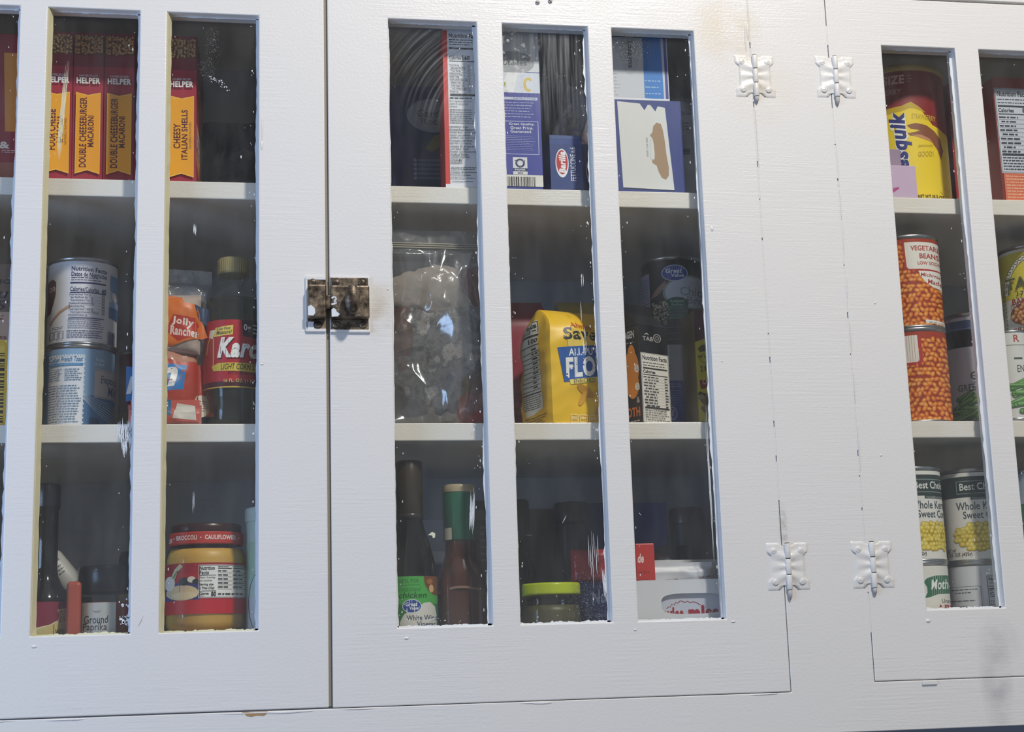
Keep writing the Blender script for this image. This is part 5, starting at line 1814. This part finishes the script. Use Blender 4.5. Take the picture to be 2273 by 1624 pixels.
# white cocoa tray with an oval window
t = thing('cocoa_tray', 'white open carton tray with an oval window showing red lettering', 'box', (.4880, .040, Z3))
W_, H_, D_ = .116, .0975, .120
b = B()
ox0, ox1, oz0, oz1 = -.026, .048, .0590, .0820
# the front wall as a ring round the oval slot, with real thickness
cx_, cz_, ra, rb = (ox0 + ox1) / 2, (oz0 + oz1) / 2, (ox1 - ox0) / 2, (oz1 - oz0) / 2
inn, outr = [], []
NN = 64
for i in range(NN):
    an = 2 * math.pi * i / NN
    ca, sa = math.cos(an), math.sin(an)
    e = 2 / 3.6
    ix, iz = cx_ + ra * math.copysign(abs(ca) ** e, ca), cz_ + rb * math.copysign(abs(sa) ** e, sa)
    dx, dz = ca * ra, sa * rb
    ts = []
    if dx > 1e-9: ts.append((W_ / 2 - cx_) / dx)
    if dx < -1e-9: ts.append((-W_ / 2 - cx_) / dx)
    if dz > 1e-9: ts.append((H_ - cz_) / dz)
    if dz < -1e-9: ts.append((0 - cz_) / dz)
    tt = min(ts)
    inn.append((ix, iz)); outr.append((cx_ + dx * tt, cz_ + dz * tt))
TH = .0012
vi0 = [b.bm.verts.new((x, 0, z)) for x, z in inn]; vo0 = [b.bm.verts.new((x, 0, z)) for x, z in outr]
vi1 = [b.bm.verts.new((x, TH, z)) for x, z in inn]; vo1 = [b.bm.verts.new((x, TH, z)) for x, z in outr]
for i in range(NN):
    j = (i + 1) % NN
    b.face([vi0[i], vi0[j], vo0[j], vo0[i]], '#d9dade'); b.face([vi1[j], vi1[i], vo1[i], vo1[j]], '#d9dade')
    b.face([vi0[j], vi0[i], vi1[i], vi1[j]], '#b9bac0'); b.face([vo0[i], vo0[j], vo1[j], vo1[i]], '#d9dade')
b.box(-W_ / 2, -W_ / 2 + TH, TH, D_, 0, H_, '#d9dade'); b.box(W_ / 2 - TH, W_ / 2, TH, D_, 0, H_, '#d9dade')
b.box(-W_ / 2, W_ / 2, D_ - TH, D_, 0, H_, '#d9dade'); b.box(-W_ / 2, W_ / 2, 0, D_, 0, TH, '#d9dade')
b.make('tray_body', t)
b = B()
b.box(-W_ / 2 + .003, W_ / 2 - .003, .0045, .0055, .002, H_ - .006, '#c3c6d2')
c = Canvas((1467, 1311, 1598, 1400), .068, .045)
c.line([(1478, 1350), (1484, 1345), (1487, 1347), (1490, 1340), (1496, 1342), (1500, 1336), (1504, 1338), (1510, 1333), (1516, 1335), (1521, 1337), (1526, 1334), (1532, 1338), (1538, 1336), (1545, 1337), (1556, 1344)], 1.8, '#8a2a34')
c.text('swiss', 1463, 1346, 1516, 1381, '#a01f30', .055).text('miss', 1527, 1343, 1596, 1381, '#a01f30', .055)
c.lay(b, lambda u, v, o: Vector((.009 + u, .0045 - o, .0400 + v)))
b.make('inner_card', t)
GS = 'white drink sachets in the tray'
for k, (x, y, z, wd, hh, tl, rz, lab) in enumerate(((.4800, .064, Z3 + .018, .095, .1000, .10, -.03, 'white sachet with a dotted tear line at the front of the tray'),
                                               (.5020, .080, Z3 + .016, .080, .1060, .05, .05, 'white sachet standing behind the front one in the tray'))):
    b = B()
    f = pillow(b, wd, hh, .012, '#d6d6da', 70 + k, 30, .0025, 30, 34, 5, 6, .008)
    if k == 0:
        c = Canvas((1425, 1238, 1600, 1420), wd, hh)
        c.text('TEAR HERE', 1432, 1278, 1455, 1282, '#8a3a44', .02, skew=2).text('TEAR HERE', 1496, 1272, 1524, 1276, '#6a4a54', .02, skew=2).text('TEAR HERE', 1566, 1267, 1594, 1271, '#6a4a54', .02, skew=2)
        for q in range(18):
            c.rect(1527 + q * 2.1, 1270 - q * .18, 1528 + q * 2.1, 1271 - q * .18, '#8a8a92')
        c.lay(b, f, .004, .004, 2e-5, 3e-4, True)
    o = b.make('drink_sachet', None, (x, y, z), (tl, 0, rz))
    tag(o, lab, 'sachet', GS)
b = B()
b.box(-.011, .011, -.009, .009, 0, .1380, '#c22f26', .0012, 2)
c = Canvas((1412, 1225, 1450, 1292), .022, .07)
c.text('de', 1416, 1236, 1428, 1246, '#f0d8d0', .03, .2).micro(1416, 1252, 1440, 1286, 4, '#a02620', 3, .4)
c.lay(b, lambda u, v, o: Vector((u, -.009 - o, .068 + v)))
tag(b.make('drink_box', None, (.4480, .056, Z3 + .0016), (0, 0, -.06)), 'slim bright red box poking up inside the white tray', 'box')
b = B()
pillow(b, .030, .060, .020, 'foil', 73, 60, .005, 24, 34)
tag(b.make('foil_wrapper', None, (.4720, .092, Z3 + .072), (-.3, .5, .2)), 'crumpled shiny foil wrapper on the sachets beside the slim red box', 'wrapper')
b = B()
pillow(b, .050, .145, .014, '~7a2c30', 74, 30, .003, 20, 30)
tag(b.make('snack_packet', None, (.4560, .175, Z3), (0, .25, .2)), 'dark red packet slanting behind the slim red box', 'packet')
for k, x in enumerate((.5155, .5420)):
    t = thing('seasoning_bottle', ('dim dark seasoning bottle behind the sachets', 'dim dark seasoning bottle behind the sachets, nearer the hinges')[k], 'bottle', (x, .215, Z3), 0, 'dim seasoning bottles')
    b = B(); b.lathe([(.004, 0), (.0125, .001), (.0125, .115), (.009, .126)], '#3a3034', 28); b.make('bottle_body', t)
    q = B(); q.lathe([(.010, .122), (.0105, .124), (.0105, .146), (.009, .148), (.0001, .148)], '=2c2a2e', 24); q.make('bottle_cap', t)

# ================================================================== upper shelf, third bay
t = thing('drink_mix_canister', 'yellow and red drink powder canister with upright blue lettering', 'canister', (.8285, .1075, Z1))
R, H_ = .0555, .181
a = to_cam(.8285, .1075)
cx_ = 2012
c = Canvas((1902, 150, 2096, 445), 0, .1725, cyl=R, lean=24)
c.rect(1890, 150, 2135, 445, '#f2d324').rect(1890, 150, 2135, 222, '#8a2424')
c.poly([(1890, 222), (1890, 240), (1960, 238), (1985, 236), (2010, 234), (2030, 226), (2046, 236), (2062, 258), (2076, 276), (2098, 286), (2135, 290), (2135, 222)], '#8a2424')
c.poly([(1890, 240), (1960, 238), (1985, 236), (2010, 234), (2030, 226), (2046, 236), (2062, 250), (2040, 242), (2030, 240), (2010, 246), (1960, 252), (1890, 256)], '#c4a41e')
c.text('KING', 1920, 165, 1962, 183, '#d8b4a8', .03).text('SIZE', 1970, 164, 2016, 184, '#dcb8ac', .03).line([(2022, 168), (2029, 166)], 1.6, '#c89a90').line([(2022, 174), (2033, 174)], 1.6, '#c89a90').line([(2022, 179), (2028, 181)], 1.6, '#c89a90')
c.text('STRAWBERRY', 1916, 195, 2010, 207, '#caa094', .02)
c.text('STRAWBERRY', 2032, 252, 2082, 264, '#c8ac28', .02, skew=-4)
# milk-shake swirl
c.poly([(2022, 278), (2040, 274), (2062, 278), (2080, 290), (2092, 306), (2098, 330), (2094, 352), (2086, 330), (2072, 312), (2052, 304), (2030, 302), (2024, 296), (2040, 294), (2050, 290), (2030, 286)], '#8a5230')
c.poly([(2030, 300), (2052, 300), (2070, 308), (2080, 320), (2072, 314), (2054, 308)], '#c98f66')
for dx, th, m in ((0, .12, '#f2f0ea'), (0, .045, '#27307c')):
    c.text('Nesquik', 1982, 246, 2026, 412, m, th, .22, rot=1, drift=16)
c.text('Nestle', 1956, 300, 1972, 380, '#2c2a24', .01, rot=1)
c.text('deliciously', 2046, 322, 2078, 330, '#c8ac28', .01, skew=3).text('GOOD!', 2046, 338, 2078, 350, '#c8ac28', .02, skew=3)
for k in range(9):
    an = math.radians(200 + k * 17)
    c.line([(2062 + 40 * math.cos(an), 400 - 36 * math.sin(an)), (2062 + 52 * math.cos(an), 400 - 48 * math.sin(an))], 1.2, '#d8bc24')
c.frame(2020, 420, 2040, 444, 1.4, '#6a5a14').text('12g', 2024, 424, 2036, 431, '#3a3210', .03).micro(2023, 434, 2037, 442, 2, '#3a3210', 4, .6)
c.text('NET WT 35.5 OZ', 2046, 433, 2100, 441, '#3a3210', .02)
b = B()
b.lathe([(R - .003, .001), (R - .001, 0), (R + .0008, .001), (R + .0008, .004), (R - .0002, .0046)], 'tin', 64)
b.make('base_rim', t)
b = B(); b.lathe([(R - .0005, .004), (R - .0005, H_ - .005)], '#8a2424', 72, cap=False)
c.lay(b, cyl_map(R, a, .0042), .003, smooth=True)
b.make('canister_wall', t, normals=False)
k = B(); k.lathe([(R + .0006, H_ - .0075), (R + .0014, H_ - .007), (R + .0016, H_ - .001), (R + .0004, H_ + .001), (R - .003, H_ + .0008), (R - .004, H_ - .002), (.001, H_ - .002)], '=b49a54', 72); k.make('canister_lid', t)

b = B()
b.box(-.020, .020, -.006, .006, 0, .0415, '#cbb2cc', .001, 2)
c = Canvas((1965, 378, 2027, 447), .040, .0415)
c.rect(1965, 378, 1970, 447, '#a8287c').poly([(1965, 430), (1990, 424), (1990, 428), (1975, 438), (1965, 440)], '#b8408c')
c.lay(b, face_map('front', .040, .012))
tag(b.make('lilac_box', None, (.7880, .0385, Z1)), 'small lilac box with a magenta edge in front of the yellow canister', 'box')
b = B()
b.box(-.016, .016, -.0025, .0025, 0, .0670, '#9a869c', .001, 2)
tag(b.make('mauve_card', None, (.7800, .0480, Z1)), 'dull mauve card standing upright between the lilac box and the yellow canister', 'card')
c = Canvas((2108, 165, 2160, 447), .036, .176)
c.rect(2108, 165, 2160, 447, '#a8242c').rect(2115, 178, 2160, 440, '#d6d2cc').rect(2113, 176, 2115, 442, '#8f1f26')
c.micro(2120, 185, 2132, 300, 20, '#5a5a60', 3, .6, .1).rect(2116, 300, 2140, 303, '#3a3a3e').micro(2120, 310, 2136, 350, 6, '#5a5a60', 5).barcode(2121, 362, 2131, 428, '#2c2c30', 3, True)
carton('cereal_carton', 'tall red carton with a white side panel, behind the yellow canister', 'box', .9110, .100, Z1, .034, .12, .178, '#a8242c', [('front', c)], .0)
c = Canvas((2200, 172, 2350, 452), .092, .166)
c.rect(2200, 172, 2350, 452, '#8f3228').rect(2200, 172, 2206, 452, '#7a2a24')
c.rect(2203, 196, 2280, 385, '#c9ced8')
c.nutrition(2204, 197, 2280, 383, '#33373f', '80', rows=9, seed=8, hdr=12)
c.rect(2206, 386, 2350, 452, '#d8704a')
for k in range(9):
    c.micro(2210, 389 + k * 6.6, 2276, 395 + k * 6.6, 1, '#f0c4a8', 20 + k, .45, .2)
carton('baking_mix_carton', 'brick red carton with grey nutrition panel and orange foot', 'box', .9730, .046, Z1, .092, .05, .166, '#8f3228', [('front', c)])

# ================================================================== middle shelf, third bay
def bean_art(first):
    y0, y1 = (522, 716)
    c = Canvas((1952, y0, 2091, y1), 0, .1165 - .0098, cyl=.0380)
    c.rect(1952.1, y0, 2090.9, y1, '#a83a1c')
    c.scatter(lambda x, y: y0 + 3 < y < y1 - 3, (1953, y0, 2091, y1), (10.5, 11), (8.2, 5.4), (('#8a2e14', '#d9701f', '#f0a04a'), ('#983616', '#e08228', '#f4b05c'), ('#8f3014', '#cf6219', '#ea9640')), 5)
    if first:
        c.poly([(2014, y0), (2016, 580), (2020, 586), (2046, 588), (2052, 594), (2052, 606), (2090.9, 622), (2090.9, y0)], '#b5302a')
        c.poly([(2018, y0), (2020, 578), (2024, 583), (2090.9, 585), (2090.9, y0)], '#eae6dc')
        c.text('VEGETARIAN', 2031, 530, 2108, 542, '#b23a30', .03).text('BEANS', 2049, 548, 2090, 560, '#b23a30', .03).text('LOW SODIUM', 2044, 566, 2102, 574, '#b23a30', .02)
        c.poly([(2044, 588), (2048, 600), (2058, 614), (2072, 624), (2090.9, 630), (2090.9, 588)], '#efece4')
        c.text('Michigan', 2048, 592, 2092, 603, '#a83a34', .02, .15, skew=-3).text('Made', 2062, 606, 2092, 617, '#a83a34', .02, .15, skew=-3)
    else:
        # the same panel turned further round: only its end shows
        c.poly([(1953, y0), (1953, 588), (1996, 588), (2034, 590), (2038, 584), (2036, y0)], '#b5302a')
        c.poly([(1953, y0), (1953, 582), (2026, 582), (2030, 578), (2029, y0)], '#eae6dc')
        c.text('VEGETARIAN', 1956, 530, 2000, 542, '#b23a30', .03)
        c.poly([(1953, 590), (1953, 622), (1968, 620), (1988, 610), (2002, 592)], '#efece4')
        c.text('Michigan', 1954, 594, 1992, 603, '#a83a34', .02, .15)
        c.poly([(1953, 700), (1953, 708), (1976, 710), (1980, 706), (1976, 702)], '#efece4')
        return c
    c.poly([(2050, 698), (2052, 706), (2090.9, 710), (2090.9, 702)], '#efece4').text('NET WT. 16 OZ.', 2058, 702, 2090, 706, '#7a4a30', .02, skew=-2)
    return c
RB, HB = .0392, .1165
bn = can('baked_bean_can', 'orange bean can with white corner panel, topmost of its stack', 'can', .8080, .078, Z2 + HB - .0008, RB, HB, bean_art(True), '#a83a1c', 'orange bean cans')
can('baked_bean_can', 'orange bean can at the bottom of its stack, beside the green bean can', 'can', .8085, .078, Z2, RB, HB, bean_art(False), '#a83a1c', 'orange bean cans')

def green_beans(c, box, seed, n=26):
    rnd = random.Random(seed)
    l, t, r, b = box
    for k in range(n):
        x, y = rnd.uniform(l, r), t + (b - t) * k / n + rnd.uniform(-4, 4)
        a = rnd.uniform(-.75, .15)
        L, h = rnd.uniform(16, 30), rnd.uniform(4.5, 6)
        ca, sa = math.cos(a), math.sin(a)
        def bar(hh, m, dy=0.0, l2=L):
            c.poly([(x - l2 * ca + hh * sa, y - l2 * sa - hh * ca + dy), (x - l2 * ca - hh * sa, y - l2 * sa + hh * ca + dy), (x + l2 * ca - hh * sa, y + l2 * sa + hh * ca + dy), (x + l2 * ca + hh * sa, y + l2 * sa - hh * ca + dy)], m)
        bar(h, '#3f6a38'); bar(h * .7, rnd.choice(('#5f9450', '#6fa45c', '#578a4a')), -1); bar(h * .25, '#8fc07a', -2)
        c.ell(x - L * ca, y - L * sa, h * .8, h, '#48743c', 12); c.ell(x - L * ca, y - L * sa, h * .45, h * .6, '#7aa866', 10)
def gb_art():
    c = Canvas((2096, 708, 2236, 934), 0, .1375, cyl=.0385)
    c.rect(2096.1, 708, 2235.9, 934, '#d9dae4').rect(2096.1, 708, 2235.9, 764, '#1f2024')
    c.rect(2096.1, 708, 2235.9, 728, '#4f6796')
    c.frame(2120, 700, 2235, 726, 1.4, '#8fa4c8')
    green_beans(c, (2118, 868, 2215, 930), 4, 30)
    c.text('CUT', 2157, 817, 2198, 834, '#4a4c54', .01).text('GREEN BEANS', 2130, 842, 2228, 856, '#4a4c54', .01)
    return c
gb1 = can('green_bean_can', 'green bean can with a black band and blue top, beside the bean stack', 'can', .9090, .125, Z2, .0395, .1470, gb_art(), '#d9dae4', None, 'tin')

c = Canvas((2222, 552, 2375, 735), 0, .107, cyl=.0427)
c.rect(2222.1, 552, 2374.9, 735, '#e2dcc4').poly([(2222.1, 552), (2374.9, 552), (2374.9, 652), (2222.1, 652)], '#d8c83c')
c.ring(2298, 640, 70, 84, 12, '#f0ead4', 40, 180, 360).ring(2298, 640, 70, 84, 1.6, '#6a6a40', 40, 180, 360).ring(2298, 640, 59, 73, 1.6, '#6a6a40', 40, 180, 360)
for k in range(12):
    c.frame(2223 + (0 if k > 6 else (7 - k) * .8), 628 + k * 9 if k > 1 else 628 + k * 9, 2233, 634 + k * 9, 1.3, '#6a6a40')
for k in range(9):
    an = math.radians(186 + k * 10)
    x, y = 2298 + 64 * math.cos(an), 640 + 78 * math.sin(an)
    c.frame(x - 4, y - 3.5, x + 4, y + 3.5, 1.3, '#6a6a40')
c.text('TACO', 2238, 606, 2330, 632, '#5a5a2c', .03).text('17', 2260, 638, 2274, 648, '#4a4a40', .02).text('BAKED BEANS', 2248, 652, 2350, 666, '#8f2f24', .03)
c.ell(2272, 688, 30, 24, '#6a3a20')
c.scatter(lambda x, y: ((x - 2272) / 27) ** 2 + ((y - 688) / 21) ** 2 < 1, (2245, 667, 2300, 709), (9, 8), (6, 4.5), (('#8a5430', '#c9884c', '#e0ac74'), ('#7a4828', '#b87840', '#d49c62')), 3)
c.text('FRIJOLES', 2246, 716, 2316, 727, '#6a2a20', .025)
can('refried_bean_can', 'cream and yellow taco bean can with a key border, on the olive can', 'can', .9895, .100, Z2 + .1140, .0437, .1160, c, '#e2dcc4')
c = Canvas((2222, 745, 2375, 934), 0, .104, cyl=.0427)
c.rect(2222.1, 745, 2374.9, 934, '#8f8038').rect(2222.1, 745, 2374.9, 775, '#6a6a3c')
can('olive_can', 'olive yellow can underneath the cream and yellow taco can', 'can', .9895, .100, Z2, .0437, .1148, c, '#8f8038')
t = thing('green_bean_can', 'slender green bean can wedged between the stile and the olive can', 'can', (.9225, .055, Z2), 0, None)
c = Canvas((2196, 745, 2262, 934), 0, .104, cyl=.0220)
c.rect(2196.1, 745, 2261.9, 934, '#dcdcd8').text('R', 2236, 750, 2246, 766, '#b0463e', .02).rect(2196.1, 772, 2261.9, 774, '#9a9a94').micro(2234, 798, 2256, 808, 1, '#4a5a4c', 3, .6).text('EN', 2238, 818, 2250, 834, '#4a5a4c', .01).micro(2240, 894, 2256, 902, 1, '#8a8a86', 4)
green_beans(c, (2236, 850, 2262, 925), 9, 14)
b = B(); b.lathe([(.0205, .0005), (.0224, .001), (.0224, .004), (.0218, .0045), (.0218, .1085), (.0224, .109), (.0224, .1118), (.0205, .1122), (.0001, .1110)], 'tin', 48); b.make('can_body', t)
l = B(); l.lathe([(.0221, .0045), (.0221, .1085)], '#dcdcd8', 48, cap=False); c.lay(l, cyl_map(.0221, to_cam(.9225, .055), .0048), .003, smooth=True); l.make('paper_label', t, normals=False)

# ================================================================== cupboard floor, third bay
RC, HC = .0384, .1120
def corn_art():
    c = Canvas((2094, 1048, 2228, 1244), 0, HC - .0098, cyl=RC - .001)
    c.rect(2094.1, 1048, 2227.9, 1244, '#e6e3dc').rect(2094.1, 1048, 2227.9, 1096, '#2c3a38').rect(2094.1, 1237, 2227.9, 1244, '#1f5a40')
    c.frame(2128, 1058, 2227, 1088, 1.6, '#8a9a94').text('Best Choice', 2135, 1063, 2222, 1080, '#e2e4e0', .02).rect(2156, 1096, 2227, 1102, '#2c3a38').text('PACKED IN THE USA', 2160, 1097, 2224, 1101, '#aab4ae', .02)
    c.text('Whole Kernel', 2125, 1107, 2226, 1125, '#3a4a54', .012).text('Sweet Corn', 2138, 1128, 2220, 1145, '#3a4a54', .012)
    def inside(x, y):
        return ((x - 2176) / 58) ** 2 + ((y - 1186) / 33) ** 2 < 1
    c.ell(2176, 1190, 52, 26, '#b49a2c')
    c.scatter(inside, (2116, 1150, 2227, 1222), (9, 9), (7, 6), (('#a88c24', '#d8bc3a', '#ecd870'), ('#b09428', '#e0c84a', '#f0e088')), 6)
    c.text('NET WT', 2099, 1212, 2118, 1220, '#5a4a3c', .02).text('15.25 OZ (432g)', 2094, 1221, 2150, 1231, '#5a4a3c', .02)
    return c
GC = 'sweet corn cans'
cn = can('sweet_corn_can', 'white and green sweet corn can standing on the white nutrition-panel can', 'can', .8730, .088, Z3 + HC - .0008, RC, HC, corn_art(), '#e6e3dc', GC)
cl = copy_thing(cn, 'white and green sweet corn can standing on the applesauce can', (.7825, .070, Z3 + HC - .0008), GC)
cl.rotation_euler = (0, 0, .60)
c = Canvas((1977, 1256, 2106, 1450), 0, HC - .0098, cyl=RC - .001)
c.rect(1977.1, 1256, 2105.9, 1450, '#e4e1d8')
c.poly([(2056, 1282), (2064, 1274), (2080, 1269), (2105.9, 1268), (2105.9, 1308), (2082, 1310), (2066, 1316), (2056, 1318), (2062, 1306), (2062, 1294)], '#27694a')
c.ell(2052, 1298, 8, 12, '#e4e1d8').text("Mother's", 2070, 1277, 2128, 1300, '#eef0ea', .015, .25, skew=3).text('Unsweetened', 2089, 1320, 2140, 1329, '#6a4a48', .01).text('APPLE', 2078, 1333, 2134, 1350, '#b23a40', .03).text('SAUCE', 2078, 1355, 2134, 1372, '#b23a40', .03)
ap = can('applesauce_can', 'white applesauce can with a green ribbon, under a sweet corn can', 'can', .7825, .070, Z3, RC, HC, c, '#e4e1d8')
c = Canvas((2103, 1256, 2232, 1450), 0, HC - .0098, cyl=RC - .001)
c.rect(2103.1, 1256, 2231.9, 1450, '#d8d9de')
K = '#33343c'
c.frame(2096, 1292, 2168, 1352, 1, '#5a5c66').micro(2108, 1297, 2162, 1301, 1, '#5a5c66', 3, .8, .1).micro(2116, 1304, 2150, 1308, 1, '#5a5c66', 4, .8).micro(2108, 1322, 2164, 1326, 1, '#5a5c66', 5, .8)
for k in range(5):
    c.ring(2122 + (k % 3) * 6, 1338 + (k // 3) * 6, 3.2, 3.2, .8, '#5a5c66', 12)
c.line([(2169, 1256), (2171, 1350)], .8, '#aeb0b8').line([(2181, 1271), (2184, 1420)], 1.2, K).line([(2181, 1271), (2231, 1271)], 1.2, K)
for y, h, tx, ww in ((1274, 8, 'Nutrition Facts', 68), (1284, 5, 'About 3.5 servings', 46), (1291, 5.5, 'Serving size', 36), (1302, 4, 'Amount per serving', 36), (1307, 7, 'Calories', 40), (1325, 5, 'Total Fat 0g', 36), (1332, 4, 'Saturated Fat 0g', 34), (1345, 5, 'Cholesterol 0mg', 40)):
    c.text(tx, 2184, y, 2184 + ww, y + h, K, .03 if h > 6 else .012)
c.rect(2184, 1298, 2228, 1301, K).rect(2184, 1316, 2228, 1317.5, K)
can('vegetable_can', 'white can printed with a nutrition panel, below a sweet corn can', 'can', .8730, .088, Z3, RC, HC, c, '#d8d9de')
c = Canvas((2262, 1048, 2390, 1244), 0, HC - .0098, cyl=RC - .001)
c.rect(2262.1, 1048, 2389.9, 1244, '#9aa6ae').rect(2262.1, 1110, 2389.9, 1215, '#2f6a48').rect(2262.1, 1190, 2389.9, 1208, '#c9c06a')
can('vegetable_can', 'green and grey can at the picture edge beyond the last stile', 'can', .9640, .086, Z3 + HC - .0008, RC, HC, c, '#9aa6ae')
can('vegetable_can', 'plain white can below the green and grey can', 'can', .9640, .086, Z3, RC, HC, None, '#d4d4d2')
